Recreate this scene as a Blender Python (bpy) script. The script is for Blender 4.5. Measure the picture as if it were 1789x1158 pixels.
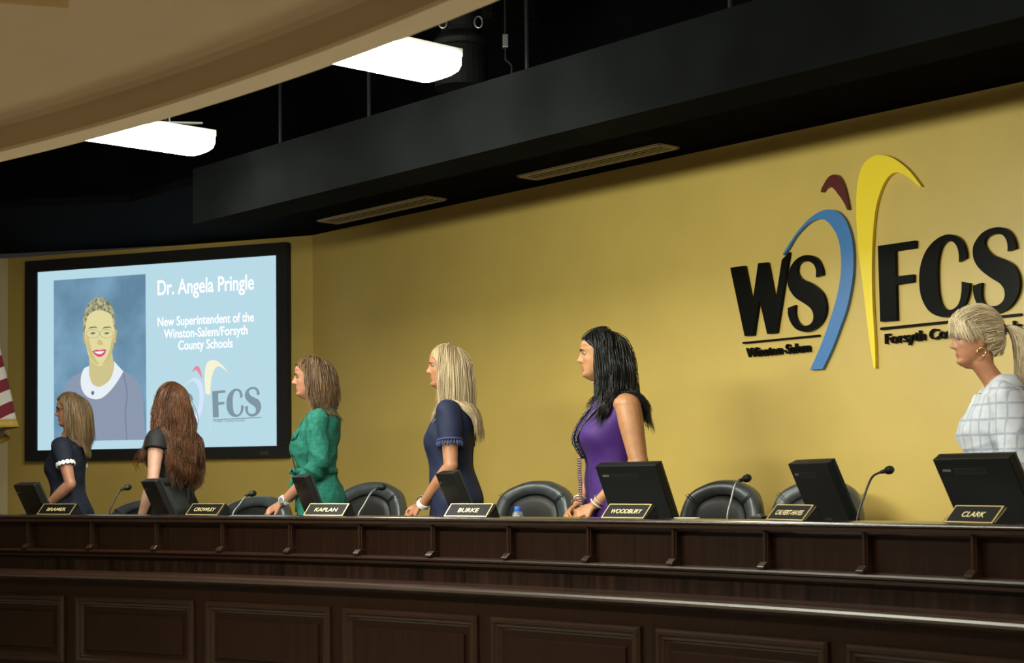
import bpy, bmesh, math, random
import numpy as np
from mathutils import Vector, Matrix

for o in list(bpy.data.objects):
    bpy.data.objects.remove(o)
SC = bpy.context.scene
COL = SC.collection
PI = math.pi

# ------------------------------------------------------------------ camera
# fitted to the photograph: focal length in pixels of a 1789x1158 frame
W, H = 1789.0, 1158.0
F, TH, SY, RO = 2800.0, 0.02871, 188.52, 0.00777
CZ = 1.35                                  # camera height above the hall floor
cam = bpy.data.cameras.new('camera')
cam_o = bpy.data.objects.new('camera', cam)
COL.objects.link(cam_o)
cam.sensor_fit = 'HORIZONTAL'
cam.sensor_width = 36.0
cam.lens = F / W * 36.0
cam.shift_y = SY / W
cam.clip_start = 0.05
cam_o.matrix_world = Matrix.Translation((0, 0, CZ)) @ Matrix.Rotation(PI / 2 + TH, 4, 'X') @ Matrix.Rotation(-RO, 4, 'Z')
cam.dof.use_dof = True
cam.dof.focus_distance = 8.2
cam.dof.aperture_fstop = 5.6
SC.camera = cam_o

# ------------------------------------------------------------------ world, light, exposure
wd = bpy.data.worlds.new('World')
SC.world = wd
wd.use_nodes = True
wd.node_tree.nodes['Background'].inputs[0].default_value = (1.0, 0.93, 0.82, 1)
wd.node_tree.nodes['Background'].inputs[1].default_value = 0.02
SC.view_settings.view_transform = 'Standard'
SC.view_settings.look = 'None'
SC.view_settings.exposure = 0.0
SC.view_settings.gamma = 1.0
SC.view_settings.use_curve_mapping = False

# room geometry (metres; camera stands at x=y=0)
C = np.array([-8.091, -2.276])             # centre of the dais arc
R = 12.259                                 # front edge of the dais ledge
STEP = 0.45                                # bracket spacing along the arc
PH0 = 0.4603
A1, A2 = -1.18185, -0.72019                # azimuths of the two gold walls
N1 = np.array([math.cos(A1), -math.sin(A1)])
N2 = np.array([math.cos(A2), -math.sin(A2)])
W1 = np.array([math.sin(A1), math.cos(A1)])
W2 = np.array([math.sin(A2), math.cos(A2)])
C2 = float(C @ N2 + R + 2.095)             # logo wall
Z_LEDGE = CZ - 0.1415
Z_WORK = Z_LEDGE - 0.08
Z_DAIS = Z_WORK - 0.71
Z_SOFFIT = CZ + 1.884

def ray(px, py):
    X = (px - W / 2) / F
    U = -(py - H / 2 - SY) / F
    cr, sr = math.cos(RO), math.sin(RO)
    x, u = X * cr + U * sr, -X * sr + U * cr
    c, s = math.cos(TH), math.sin(TH)
    return np.array([x, c - u * s, s + u * c])
def on_z(px, py, z):
    d = ray(px, py)
    p = d * ((z - CZ) / d[2])
    p[2] = z
    return p
def on_plane(px, py, n, c):
    d = ray(px, py)
    p = d * (c / (d[:2] @ n))
    p[2] += CZ
    return p
def on_cyl(px, py, r):
    d = ray(px, py)
    a = d[:2] @ d[:2]; b = -2 * d[:2] @ C; c = C @ C - r * r
    p = d * ((-b + math.sqrt(b * b - 4 * a * c)) / (2 * a))
    p[2] += CZ
    return p
def arc_angle(px, r, py=900):
    p = on_cyl(px, py, r)
    return math.atan2(p[0] - C[0], p[1] - C[1])
def arc(a, r, z):
    return Vector((C[0] + r * math.sin(a), C[1] + r * math.cos(a), z))

CORNER = on_plane(546, 411, N2, C2)
C1 = float(CORNER[:2] @ N1)                # screen wall
Z_SOFFIT = float(CORNER[2])

# lamps of the hall: recessed downlights over the audience (out of frame)
def area_lamp(name, loc, size, energy, color, rot=(0, 0, 0), spread=PI):
    l = bpy.data.lights.new(name, 'AREA')
    l.shape = 'DISK'; l.size = size; l.energy = energy; l.color = color; l.spread = spread
    o = bpy.data.objects.new(name, l)
    COL.objects.link(o)
    o.location = loc; o.rotation_euler = rot
    o['kind'] = 'structure'
    return o
WARM = (1.0, 0.86, 0.66)
COOL = (0.86, 1.0, 0.97)
LAMP_Z = CZ + 1.17
DOWNLIGHTS = [(-1.6, 3.6), (0.9, 2.0), (-3.4, 2.4), (-0.8, -0.6), (2.2, -2.0), (-3.5, -1.0)]
for x, y in DOWNLIGHTS:
    area_lamp('ceiling_lamp', (x, y, LAMP_Z), 0.25, 11, WARM)
# unseen strip lamps added behind the ceiling lip to wash dais and gold walls, long to soften shadows
def strip(a, r, z, target, energy, length, color, spread=2.2):
    q = (C[0] + r * math.sin(a), C[1] + r * math.cos(a), z)
    o = area_lamp('added_wash_lamp', q, length, energy, color, (0, 0, 0), spread)
    o.data.shape = 'RECTANGLE'; o.data.size = length; o.data.size_y = .10
    d = (Vector(target) - Vector(q)).normalized()
    x = Vector((math.cos(a), -math.sin(a), 0)); x = (x - d * x.dot(d)).normalized()
    y = (-d).cross(x)
    o.matrix_world = frame_from(q, x, y, -d)
def frame_from(o, x, y, z):
    m = Matrix.Identity(4)
    for i, v in enumerate((x, y, z, o)):
        for j in range(3): m[j][i] = v[j]
    return m
ADDED_WASH = (1.0, 0.90, 0.74)
WARMC, COOLC = (1.0, 0.84, 0.62), (0.95, 1.0, 0.82)
for a_, e in ((.52, 5), (.61, 26), (.70, 36), (.79, 13), (.88, 6), (.97, 4), (1.06, 3), (1.15, 3), (1.24, 3), (1.33, 3)):
    t = (C[0] + 12.6 * math.sin(a_) + N2[0] * 1.4, C[1] + 12.6 * math.cos(a_) + N2[1] * 1.4, CZ + .45)
    u = min(1, max(0, (a_ - .82) / .22))
    strip(a_, 10.19, CZ + 1.22, t, e, .88, tuple(p * (1 - u) + q * u for p, q in zip(COOLC, WARMC)))

# ------------------------------------------------------------------ materials
def new_mat(name):
    m = bpy.data.materials.new(name)
    m.use_nodes = True
    return m, m.node_tree.nodes, m.node_tree.links, m.node_tree.nodes['Principled BSDF']
def lin(r, g, b):
    f = lambda v: (v / 255 / 12.92) if v / 255 <= 0.04045 else ((v / 255 + 0.055) / 1.055) ** 2.4
    return (f(r), f(g), f(b), 1)
def pmat(name, col, rough=0.5, metal=0.0, noise=0.0, scale=40.0, bump=0.0, bscale=200.0, coat=0.0, spec=0.5, stretch=None, rvar=0.0):
    m, n, l, b = new_mat(name)
    b.inputs['Base Color'].default_value = col
    b.inputs['Roughness'].default_value = rough
    b.inputs['Metallic'].default_value = metal
    b.inputs['Coat Weight'].default_value = coat
    b.inputs['Specular IOR Level'].default_value = spec
    tc = n.new('ShaderNodeTexCoord')
    src = tc.outputs['Object']
    if stretch:
        mp = n.new('ShaderNodeMapping'); mp.inputs['Scale'].default_value = stretch
        l.new(src, mp.inputs['Vector']); src = mp.outputs['Vector']
    if noise > 0 or rvar > 0:
        t = n.new('ShaderNodeTexNoise'); t.inputs['Scale'].default_value = scale; t.inputs['Detail'].default_value = 5
        l.new(src, t.inputs['Vector'])
        if noise > 0:
            r = n.new('ShaderNodeValToRGB')
            r.color_ramp.elements[0].position = 0.3; r.color_ramp.elements[1].position = 0.7
            k0, k1 = 1 - noise, 1 + noise
            r.color_ramp.elements[0].color = tuple(c * k0 for c in col[:3]) + (1,)
            r.color_ramp.elements[1].color = tuple(min(1, c * k1) for c in col[:3]) + (1,)
            l.new(t.outputs['Fac'], r.inputs['Fac']); l.new(r.outputs['Color'], b.inputs['Base Color'])
        if rvar > 0:
            mr = n.new('ShaderNodeMapRange'); mr.inputs['To Min'].default_value = rough - rvar; mr.inputs['To Max'].default_value = rough + rvar
            l.new(t.outputs['Fac'], mr.inputs['Value']); l.new(mr.outputs['Result'], b.inputs['Roughness'])
    if bump > 0:
        t2 = n.new('ShaderNodeTexNoise'); t2.inputs['Scale'].default_value = bscale; t2.inputs['Detail'].default_value = 3
        l.new(src, t2.inputs['Vector'])
        bp = n.new('ShaderNodeBump'); bp.inputs['Strength'].default_value = bump; bp.inputs['Distance'].default_value = 0.002
        l.new(t2.outputs['Fac'], bp.inputs['Height']); l.new(bp.outputs['Normal'], b.inputs['Normal'])
    return m
def emat(name, col, strength):
    m, n, l, b = new_mat(name)
    b.inputs['Base Color'].default_value = (0, 0, 0, 1)
    b.inputs['Emission Color'].default_value = col
    b.inputs['Emission Strength'].default_value = strength
    b.inputs['Roughness'].default_value = 0.8
    b.inputs['Specular IOR Level'].default_value = 0.1
    return m

M = {}
M['gold'] = pmat('gold wall paint', (0.505, 0.360, 0.096, 1), 0.36, noise=0.04, scale=3, bump=0.12, bscale=350, spec=0.5)
M['cream'] = pmat('cream paint', (0.56, 0.46, 0.30, 1), 0.7, noise=0.03, scale=2)
M['lip'] = pmat('brightened ceiling lip paint', (0.78, 0.68, 0.49, 1), 0.6, noise=0.02, scale=2)  # lighter than the cream: bounce light on the lip put into its colour
M['wallcream'] = pmat('beige wall paint', (0.55, 0.46, 0.27, 1), 0.6, noise=0.03, scale=3)
M['blackceil'] = pmat('black ceiling paint', (0.0028, 0.003, 0.0033, 1), 0.8, noise=0.3, scale=2.5, spec=0.01)
M['blackbeam'] = pmat('black painted bulkhead', (0.0034, 0.0040, 0.0040, 1), 0.85, noise=0.45, scale=1.6, spec=0.02)
M['carpet'] = pmat('carpet', (0.46, 0.40, 0.31, 1), 0.95, noise=0.3, scale=60)
M['ledge'] = pmat('polished dark ledge', (0.016, 0.010, 0.008, 1), 0.22, noise=0.3, scale=30, coat=0.3)
M['black'] = pmat('black plastic', (0.010, 0.010, 0.010, 1), 0.45, noise=0.1, scale=60, bump=0.1, bscale=700, spec=0.25)
M['blackgloss'] = pmat('black acrylic', (0.008, 0.008, 0.006, 1), 0.16)
M['blackmetal'] = pmat('black metal', (0.015, 0.015, 0.015, 1), 0.4, metal=0.3)
M['bronze'] = pmat('taupe grille enamel', (0.46, 0.37, 0.24, 1), 0.5)
M['leather'] = pmat('black leather', (0.046, 0.054, 0.058, 1), 0.36, noise=0.2, scale=25, bump=0.25, bscale=120, spec=0.7)  # blue-grey base colour carries the sheen of the lamps on the chair borders
M['meshpad'] = pmat('dark seat pad', (0.007, 0.0068, 0.0055, 1), 0.5, noise=0.3, scale=14, bump=0.3, bscale=60)
M['brass'] = pmat('brass edging', (0.66, 0.50, 0.22, 1), 0.32, metal=0.7)
M['chrome'] = pmat('chrome', (0.75, 0.75, 0.74, 1), 0.18, metal=1.0)
M['steel'] = pmat('dull steel', (0.30, 0.30, 0.29, 1), 0.35, metal=0.9)
M['white'] = pmat('white plastic', (0.80, 0.80, 0.78, 1), 0.4)
M['ink'] = pmat('dark letter paint', (0.006, 0.006, 0.006, 1), 0.4)

def wood(name, dark, light, scale=1.0, rough=0.35, vertical=True, spec=0.5, coat=0.15, streak=(60, 60, 1.2)):
    m, n, l, b = new_mat(name)
    tc = n.new('ShaderNodeTexCoord')
    mp = n.new('ShaderNodeMapping'); mp.inputs['Scale'].default_value = streak
    l.new(tc.outputs['Object'], mp.inputs['Vector'])
    t = n.new('ShaderNodeTexNoise'); t.inputs['Scale'].default_value = scale; t.inputs['Detail'].default_value = 6; t.inputs['Roughness'].default_value = 0.6
    l.new(mp.outputs['Vector'], t.inputs['Vector'])
    r = n.new('ShaderNodeValToRGB')
    r.color_ramp.elements[0].position = 0.32; r.color_ramp.elements[1].position = 0.70
    r.color_ramp.elements[0].color = dark; r.color_ramp.elements[1].color = light
    l.new(t.outputs['Fac'], r.inputs['Fac']); l.new(r.outputs['Color'], b.inputs['Base Color'])
    b.inputs['Roughness'].default_value = rough
    b.inputs['Coat Weight'].default_value = coat
    b.inputs['Coat Roughness'].default_value = 0.2
    b.inputs['Specular IOR Level'].default_value = spec
    return m
M['wood'] = wood('mahogany panel', (0.0085, 0.0030, 0.0014, 1), (0.015, 0.0053, 0.0025, 1), coat=0.0, spec=0.22)
M['woodtrim'] = wood('mahogany moulding', (0.014, 0.006, 0.0034, 1), (0.022, 0.0092, 0.0045, 1), rough=0.28, coat=0.05, spec=0.35, streak=(3, 3, 60))
M['woodband'] = wood('straight-grain veneer', (0.0035, 0.0014, 0.001, 1), (0.023, 0.0095, 0.006, 1), scale=1.0, coat=0.0, spec=0.2, streak=(22, 22, 0.5))
M['rail'] = wood('mahogany handrail', (0.018, 0.0078, 0.0046, 1), (0.026, 0.0115, 0.0068, 1), rough=0.26, coat=0.3, streak=(3, 3, 60))

# ------------------------------------------------------------------ object helpers
def link(o, parent=None):
    COL.objects.link(o)
    if parent is not None: o.parent = parent
    return o
def mesh(name, verts, faces, mat, parent=None, smooth=False, mats=None, fmat=None):
    me = bpy.data.meshes.new(name)
    me.from_pydata([tuple(float(c) for c in v) for v in verts], [], [tuple(int(i) for i in f) for f in faces])
    for mm in (mats or [mat]): me.materials.append(mm)
    if fmat is not None: me.polygons.foreach_set('material_index', np.asarray(fmat, dtype=np.int32))
    if smooth: me.polygons.foreach_set('use_smooth', [True] * len(me.polygons))
    me.update()
    return link(bpy.data.objects.new(name, me), parent)
def fix_normals(o):
    bm = bmesh.new(); bm.from_mesh(o.data); bmesh.ops.recalc_face_normals(bm, faces=bm.faces[:]); bm.to_mesh(o.data); bm.free()
def thing(name, label, cat, loc=(0, 0, 0), rz=0.0, group=None):
    o = bpy.data.objects.new(name, None); COL.objects.link(o)
    o.empty_display_size = 0.1
    o.location = loc; o.rotation_euler = (0, 0, rz)
    return tag(o, label, cat, group)
def tag(o, label, cat, group=None):
    o['label'] = label; o['category'] = cat
    if group: o['group'] = group
    return o
def struct(o, kind='structure'):
    o['kind'] = kind
    return o
class MB:                                    # collects primitive shapes into one mesh
    def __init__(s): s.v = []; s.f = []
    def add(s, v, f):
        n = len(s.v); s.v += [tuple(map(float, p)) for p in v]; s.f += [tuple(i + n for i in q) for q in f]; return s
    def box(s, c, size, rz=0.0, mat=None):
        x, y, z = (d / 2 for d in size)
        m = mat or Matrix.Rotation(rz, 3, 'Z')
        vs = [Vector(c) + m @ Vector((sx * x, sy * y, sz * z)) for sz in (-1, 1) for sx, sy in ((-1, -1), (1, -1), (1, 1), (-1, 1))]
        return s.add(vs, [(3, 2, 1, 0), (4, 5, 6, 7), (0, 1, 5, 4), (1, 2, 6, 5), (2, 3, 7, 6), (3, 0, 4, 7)])
    def tube(s, pts, rad, n=10, caps=True, closed=False):
        pts = [Vector(p) for p in pts]; k = len(pts)
        rads = rad if hasattr(rad, '__len__') else [rad] * k
        vs = []; up = None
        for i, p in enumerate(pts):
            a = pts[(i - 1) % k] if (i > 0 or closed) else p
            b = pts[(i + 1) % k] if (i < k - 1 or closed) else p
            t = (b - a).normalized()
            if up is None: up = t.orthogonal().normalized()
            up = (up - t * up.dot(t)).normalized()
            w = t.cross(up)
            vs += [p + (up * math.cos(2 * PI * j / n) + w * math.sin(2 * PI * j / n)) * rads[i] for j in range(n)]
        fs = []
        for i in range(k if closed else k - 1):
            for j in range(n):
                a0 = i * n + j; a1 = i * n + (j + 1) % n; b0 = ((i + 1) % k) * n + j; b1 = ((i + 1) % k) * n + (j + 1) % n
                fs.append((a0, a1, b1, b0))
        if caps and not closed:
            fs.append(tuple(range(n - 1, -1, -1))); fs.append(tuple((k - 1) * n + j for j in range(n)))
        return s.add(vs, fs)
    def lathe(s, prof, c=(0, 0, 0), n=24):
        c = Vector(c); vs = []
        for r, z in prof:
            vs += [c + Vector((r * math.cos(2 * PI * j / n), r * math.sin(2 * PI * j / n), z)) for j in range(n)]
        fs = []
        for i in range(len(prof) - 1):
            for j in range(n):
                fs.append((i * n + j, i * n + (j + 1) % n, (i + 1) * n + (j + 1) % n, (i + 1) * n + j))
        fs.append(tuple(range(n - 1, -1, -1))); fs.append(tuple((len(prof) - 1) * n + j for j in range(n)))
        return s.add(vs, fs)
    def ball(s, c, r, n=12, mat=None):
        rx, ry, rz = r if hasattr(r, '__len__') else (r, r, r)
        vs = []; m = n // 2 + 1
        for i in range(1, m):
            ph = PI * i / m
            for j in range(n):
                q = Vector((rx * math.sin(ph) * math.cos(2 * PI * j / n), ry * math.sin(ph) * math.sin(2 * PI * j / n), rz * math.cos(ph)))
                vs.append(Vector(c) + (mat @ q if mat else q))
        q0 = Vector((0, 0, rz)); q1 = -q0
        vs += [Vector(c) + (mat @ q0 if mat else q0), Vector(c) + (mat @ q1 if mat else q1)]
        fs = []
        for i in range(m - 2):
            for j in range(n): fs.append((i * n + j, (i + 1) * n + j, (i + 1) * n + (j + 1) % n, i * n + (j + 1) % n))
        t = (m - 1) * n
        for j in range(n):
            fs.append((t, j, (j + 1) % n)); fs.append((t + 1, (m - 2) * n + (j + 1) % n, (m - 2) * n + j))
        return s.add(vs, fs)
    def build(s, name, mat, parent=None, smooth=False, bevel=0.0):
        o = mesh(name, s.v, s.f, mat, parent, smooth)
        if bevel > 0:
            b = o.modifiers.new('bevel', 'BEVEL'); b.width = bevel; b.segments = 2; b.limit_method = 'ANGLE'
        return o
def sweep(name, prof, a0, a1, mat, parent=None, n=120, smooth=False):
    """closed profile [(radius, z)...] swept round the dais centre"""
    k = len(prof); vs = []; fs = []
    for i in range(n + 1):
        a = a0 + (a1 - a0) * i / n
        for r, z in prof: vs.append(arc(a, r, z))
    for i in range(n):
        for j in range(k):
            fs.append((i * k + j, (i + 1) * k + j, (i + 1) * k + (j + 1) % k, i * k + (j + 1) % k))
    fs.append(tuple(range(k))); fs.append(tuple(n * k + j for j in range(k - 1, -1, -1)))
    o = mesh(name, vs, fs, mat, parent)
    fix_normals(o)
    if smooth:
        o.data.polygons.foreach_set('use_smooth', [True] * len(o.data.polygons)); o.data.set_sharp_from_angle(angle=0.5)
    return o
def quad_prism(name, poly, z0, z1, mat, parent=None):
    n = len(poly)
    vs = [(x, y, z0) for x, y in poly] + [(x, y, z1) for x, y in poly]
    fs = [tuple(range(n - 1, -1, -1)), tuple(range(n, 2 * n))] + [(i, (i + 1) % n, n + (i + 1) % n, n + i) for i in range(n)]
    o = mesh(name, vs, fs, mat, parent); fix_normals(o)
    return o
def frame_matrix(origin, right, up, normal):
    m = Matrix.Identity(4)
    for i, v in enumerate((right, up, normal)):
        for j in range(3): m[j][i] = v[j]
    for j in range(3): m[j][3] = origin[j]
    return m
def curve_to_mesh(cu, name, mat, parent, mw):
    tmp = bpy.data.objects.new('tmp', cu); COL.objects.link(tmp)
    dg = bpy.context.evaluated_depsgraph_get(); dg.update()
    me = bpy.data.meshes.new_from_object(tmp.evaluated_get(dg))
    bpy.data.objects.remove(tmp)
    me.name = name
    me.materials.clear(); me.materials.append(mat)
    me.transform(mw)
    return link(bpy.data.objects.new(name, me), parent)
def text_obj(name, s, mat, parent, mw, width=None, height=None, extrude=0.002, bold=0.0, align='CENTER', shear=0.0):
    """lettering in the local XY plane of mw; fitted to width / cap height"""
    cu = bpy.data.curves.new(name, 'FONT'); cu.body = s; cu.offset = bold; cu.shear = shear
    tmp = bpy.data.objects.new('tmp', cu); COL.objects.link(tmp)
    dg = bpy.context.evaluated_depsgraph_get(); dg.update()
    me = bpy.data.meshes.new_from_object(tmp.evaluated_get(dg))
    n = len(me.vertices); co = np.zeros(n * 3); me.vertices.foreach_get('co', co); co = co.reshape(-1, 3)
    x0, x1 = co[:, 0].min(), co[:, 0].max()
    bpy.data.meshes.remove(me)
    sy = height / 0.72 if height else None
    sx = width / (x1 - x0) if width else None
    if sx is None: sx = sy
    if sy is None: sy = sx
    cu.extrude = extrude
    me = bpy.data.meshes.new_from_object(tmp.evaluated_get(dg)) if False else None
    dg.update()
    me = bpy.data.meshes.new_from_object(tmp.evaluated_get(dg))
    bpy.data.objects.remove(tmp)
    ox = {'CENTER': -(x0 + x1) / 2, 'LEFT': -x0, 'RIGHT': -x1}[align]
    T = Matrix.Diagonal((sx, sy, 1, 1)) @ Matrix.Translation((ox, 0, 0))
    me.transform(mw @ T)
    me.name = name; me.materials.clear(); me.materials.append(mat)
    return link(bpy.data.objects.new(name, me), parent)
def smooth_poly(pts, sub=3, corner=48):
    pts = [np.array(p, float) for p in pts]; n = len(pts); out = []
    def is_c(i):
        a = pts[i] - pts[i - 1]; b = pts[(i + 1) % n] - pts[i]
        ang = math.degrees(math.acos(max(-1, min(1, a @ b / (np.linalg.norm(a) * np.linalg.norm(b) + 1e-9)))))
        return ang > corner
    cf = [is_c(i) for i in range(n)]
    for i in range(n):
        p1, p2 = pts[i], pts[(i + 1) % n]
        p0 = pts[i - 1] if not cf[i] else p1 - (p2 - p1)
        p3 = pts[(i + 2) % n] if not cf[(i + 1) % n] else p2 + (p2 - p1)
        for k in range(sub):
            t = k / sub
            out.append(0.5 * (2 * p1 + (p2 - p0) * t + (2 * p0 - 5 * p1 + 4 * p2 - p3) * t * t + (3 * p1 - p0 - 3 * p2 + p3) * t ** 3))
    return out
def plate(name, pts2, mat, parent, mw, thick, bevel=0.0):
    """flat cut-out plate: 2D outline in the local XY plane of mw, front face at z = thick"""
    cu = bpy.data.curves.new(name, 'CURVE'); cu.dimensions = '2D'; cu.fill_mode = 'BOTH'; cu.extrude = thick / 2; cu.bevel_depth = bevel
    sp = cu.splines.new('POLY'); sp.points.add(len(pts2) - 1); sp.use_cyclic_u = True
    for q, p in zip(sp.points, pts2): q.co = (p[0], p[1], 0, 1)
    return curve_to_mesh(cu, name, mat, parent, mw @ Matrix.Translation((0, 0, thick / 2)))

# ------------------------------------------------------------------ the hall: floors, walls, ceilings
AL, AR = PH0 - 3.4 * STEP / R, PH0 + 22 * STEP / R        # extent of the dais
FAR_L = on_plane(13.8, 450, N1, C1)
def wall(name, p, q, z0, z1, mat, t=0.12, side=1):
    """vertical slab from p to q; the room lies on its right-hand side"""
    p = np.array(p[:2], float); q = np.array(q[:2], float)
    d = (q - p) / np.linalg.norm(q - p); n = np.array([-d[1], d[0]]) * side
    return struct(quad_prism(name, [p, q, q + n * t, p + n * t], z0, z1, mat))
Z_TOP = CZ + 3.3
RIGHT_END = CORNER[:2] - W2 * 9.0
wall('wall_back', CORNER, RIGHT_END, 0, Z_SOFFIT, M['gold'], side=1)
wall('wall_left', FAR_L, CORNER, 0, Z_SOFFIT, M['gold'], side=1)
FAR_L2 = FAR_L[:2] + np.array([-3.0, -0.10])
wall('wall_far_left', FAR_L2, FAR_L, 0, Z_SOFFIT, M['wallcream'], side=1)
struct(quad_prism('floor', [(-9, -6), (9.5, -6), (9.5, 15), (-9, 15)], -0.1, 0, M['carpet']))
o = sweep('floor_dais', [(R - 0.02, 0.002), (R + 6, 0.002), (R + 6, Z_DAIS), (R - 0.02, Z_DAIS)], AL, AR, M['carpet'], n=60)
# clip the raised floor at the gold walls so that it stays inside the room
bm = bmesh.new(); bm.from_mesh(o.data)
for nn, cc in ((N1, C1), (N2, C2)):
    bmesh.ops.bisect_plane(bm, geom=bm.verts[:] + bm.edges[:] + bm.faces[:], plane_co=(nn[0] * (cc - .003), nn[1] * (cc - .003), 0), plane_no=(nn[0], nn[1], 0), clear_outer=True)
bm.to_mesh(o.data); bm.free(); struct(o)
# rear part of the hall, behind and beside the camera
wall('wall_rear', (9, -5.5), (-8.5, -5.5), 0, Z_TOP, M['wallcream'], side=1)
wall('wall_right', RIGHT_END + N2 * 0.0, (9, -5.5), 0, Z_TOP, M['wallcream'], side=1)
wall('wall_left_hall', (-8.5, -5.5), FAR_L2, 0, Z_TOP, M['wallcream'], side=1)
# black soffit over the dais, following both gold walls, and the void above it
def off(n1, c1, n2, c2):
    return np.linalg.solve(np.array([n1, n2]), np.array([c1, c2]))
SOF = 1.72
k_in = off(N1, C1 - SOF, N2, C2 - SOF)
k_out = off(N1, C1 + .15, N2, C2 + .15)
lf = FAR_L2 + np.array([0, .1])
struct(quad_prism('ceiling_soffit', [k_in, RIGHT_END - N2 * SOF, RIGHT_END + N2 * .15, k_out], Z_SOFFIT, Z_SOFFIT + 0.05, M['blackceil']))
struct(quad_prism('ceiling_soffit_left', [k_in, k_out, lf + N1 * .3 + np.array([-.2, .3]), lf - N1 * SOF], Z_SOFFIT, Z_SOFFIT + 0.05, M['blackceil']))
wall('wall_void', CORNER[:2] - N2 * .15, RIGHT_END - N2 * .15, Z_SOFFIT + .05, Z_TOP, M['blackceil'], side=1)
wall('wall_void_left', FAR_L2 - N1 * .2, CORNER[:2] - N1 * .15, Z_SOFFIT + .05, Z_TOP, M['blackceil'], side=1)
struct(quad_prism('ceiling_deck', [(-9, -6), (9.5, -6), (9.5, 15), (-9, 15)], Z_TOP, Z_TOP + .1, M['blackceil']))
# dropped bulkhead in front of the soffit
ZB = CZ + 1.5507; ZBT = CZ + 1.877
d0, d1 = 1.98, 1.716
e0 = on_z(339, 392, ZB)
s0 = float(e0[:2] @ W2)
BL = lambda s, d: np.array(W2) * s + np.array(N2) * (C2 - d)
o = quad_prism('trim_1', [BL(s0, d0), BL(s0 - 9.2, d0), BL(s0 - 9.2, d1), BL(s0, d1)], ZB, ZBT, M['blackbeam'])
struct(o)
# curved cream ceiling over the audience with its stepped edge
RC = 10.065
zc = CZ + 1.143
za = float(on_cyl(300, 114, RC - .09)[2])
struct(sweep('ceiling', [(0.5, za), (RC - .12, za), (RC - .10, za - .012), (RC - .09, za - .03), (RC - .09, zc + .004), (RC, zc + .004), (RC, zc + .9), (RC - .1, zc + .9), (RC - .1, za + .1), (0.5, za + .1)], PH0 - 0.95, PH0 + 1.5, M['cream'], n=140, smooth=True))

struct(sweep('trim_2', [(RC - .092, zc), (RC + .002, zc), (RC + .002, zc + .012), (RC - .092, zc + .012)], PH0 - 0.95, PH0 + 1.5, M['lip'], n=140))  # lip underside as a separate strip, brightened by colour
# ------------------------------------------------------------------ dais front, ledge and worktop
def zr(v): return CZ + v
dais = thing('dais_desk', 'curved dark mahogany dais front with raised panels and a bullnose rail', 'desk', arc(PH0 + 6 * STEP / R, R, 0))
def kid(o, t):
    o.parent = t; o.matrix_parent_inverse = t.matrix_basis.inverted(); return o
for x in (
    sweep('fascia', [(R + .05, zr(-.176)), (R + .09, zr(-.176)), (R + .09, zr(-.33)), (R + .05, zr(-.33))], AL, AR, M['wood']),
    sweep('top_moulding', [(R + .004, zr(-.160)), (R + .05, zr(-.160)), (R + .05, zr(-.192)), (R + .032, zr(-.190)), (R + .022, zr(-.182)), (R + .018, zr(-.176)), (R + .004, zr(-.174))], AL, AR, M['woodtrim'], smooth=True),
    sweep('lower_moulding', [(R + .10, zr(-.320)), (R + .01, zr(-.320)), (R - .005, zr(-.324)), (R - .008, zr(-.331)), (R - .004, zr(-.338)), (R + .006, zr(-.342)), (R + .002, zr(-.348)), (R + .004, zr(-.357)), (R + .014, zr(-.363)), (R + .03, zr(-.366)), (R + .10, zr(-.366))], AL, AR, M['woodtrim'], smooth=True),
    sweep('veneer_band', [(R + .03, zr(-.364)), (R + .10, zr(-.364)), (R + .10, zr(-.44)), (R + .03, zr(-.44))], AL, AR, M['woodband']),
    sweep('rail', [(R + .10, zr(-.432)), (R - .155, zr(-.432)), (R - .17, zr(-.434)), (R - .182, zr(-.441)), (R - .186, zr(-.450)), (R - .182, zr(-.460)), (R - .17, zr(-.466)), (R - .15, zr(-.470)), (R - .13, zr(-.480)), (R + .10, zr(-.480))], AL, AR, M['rail'], smooth=True),
    sweep('lower_front', [(R - .13, zr(-.478)), (R + .10, zr(-.478)), (R + .10, 0.0), (R - .13, 0.0)], AL, AR, M['wood']),
):
    kid(x, dais)
def arcbox(mb, a, r, z, da, dr, dz):
    """box centred at (a, r, z): tangential, radial and vertical sizes"""
    c = arc(a, r, z); return mb.box(c, (da, dr, dz), rz=-a)
k0, k1 = -3, 21
for k in range(k0, k1):
    a = PH0 + k * STEP / R
    mb = MB()
    arcbox(mb, a, R + .036, zr(-.25), .026, .03, .15)
    arcbox(mb, a, R + .024, zr(-.25), .012, .02, .15)
    m = Matrix.Rotation(-a, 3, 'Z')
    def P(u, dr, z): return arc(a, R + dr, zr(z)) + m @ Vector((u, 0, 0))
    w = .017
    vs = [P(-w, -.012, -.320), P(w, -.012, -.320), P(w, .055, -.320), P(-w, .055, -.320),
          P(-w, -.012, -.311), P(w, -.012, -.311), P(w, .010, -.294), P(-w, .010, -.294), P(w, .055, -.294), P(-w, .055, -.294)]
    mb.add(vs, [(0, 3, 2, 1), (0, 1, 5, 4), (4, 5, 6, 7), (7, 6, 8, 9), (1, 2, 8, 6, 5), (0, 4, 7, 9, 3), (2, 3, 9, 8)])
    kid(mb.build('bracket', M['woodtrim'], bevel=.002), dais)
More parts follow.
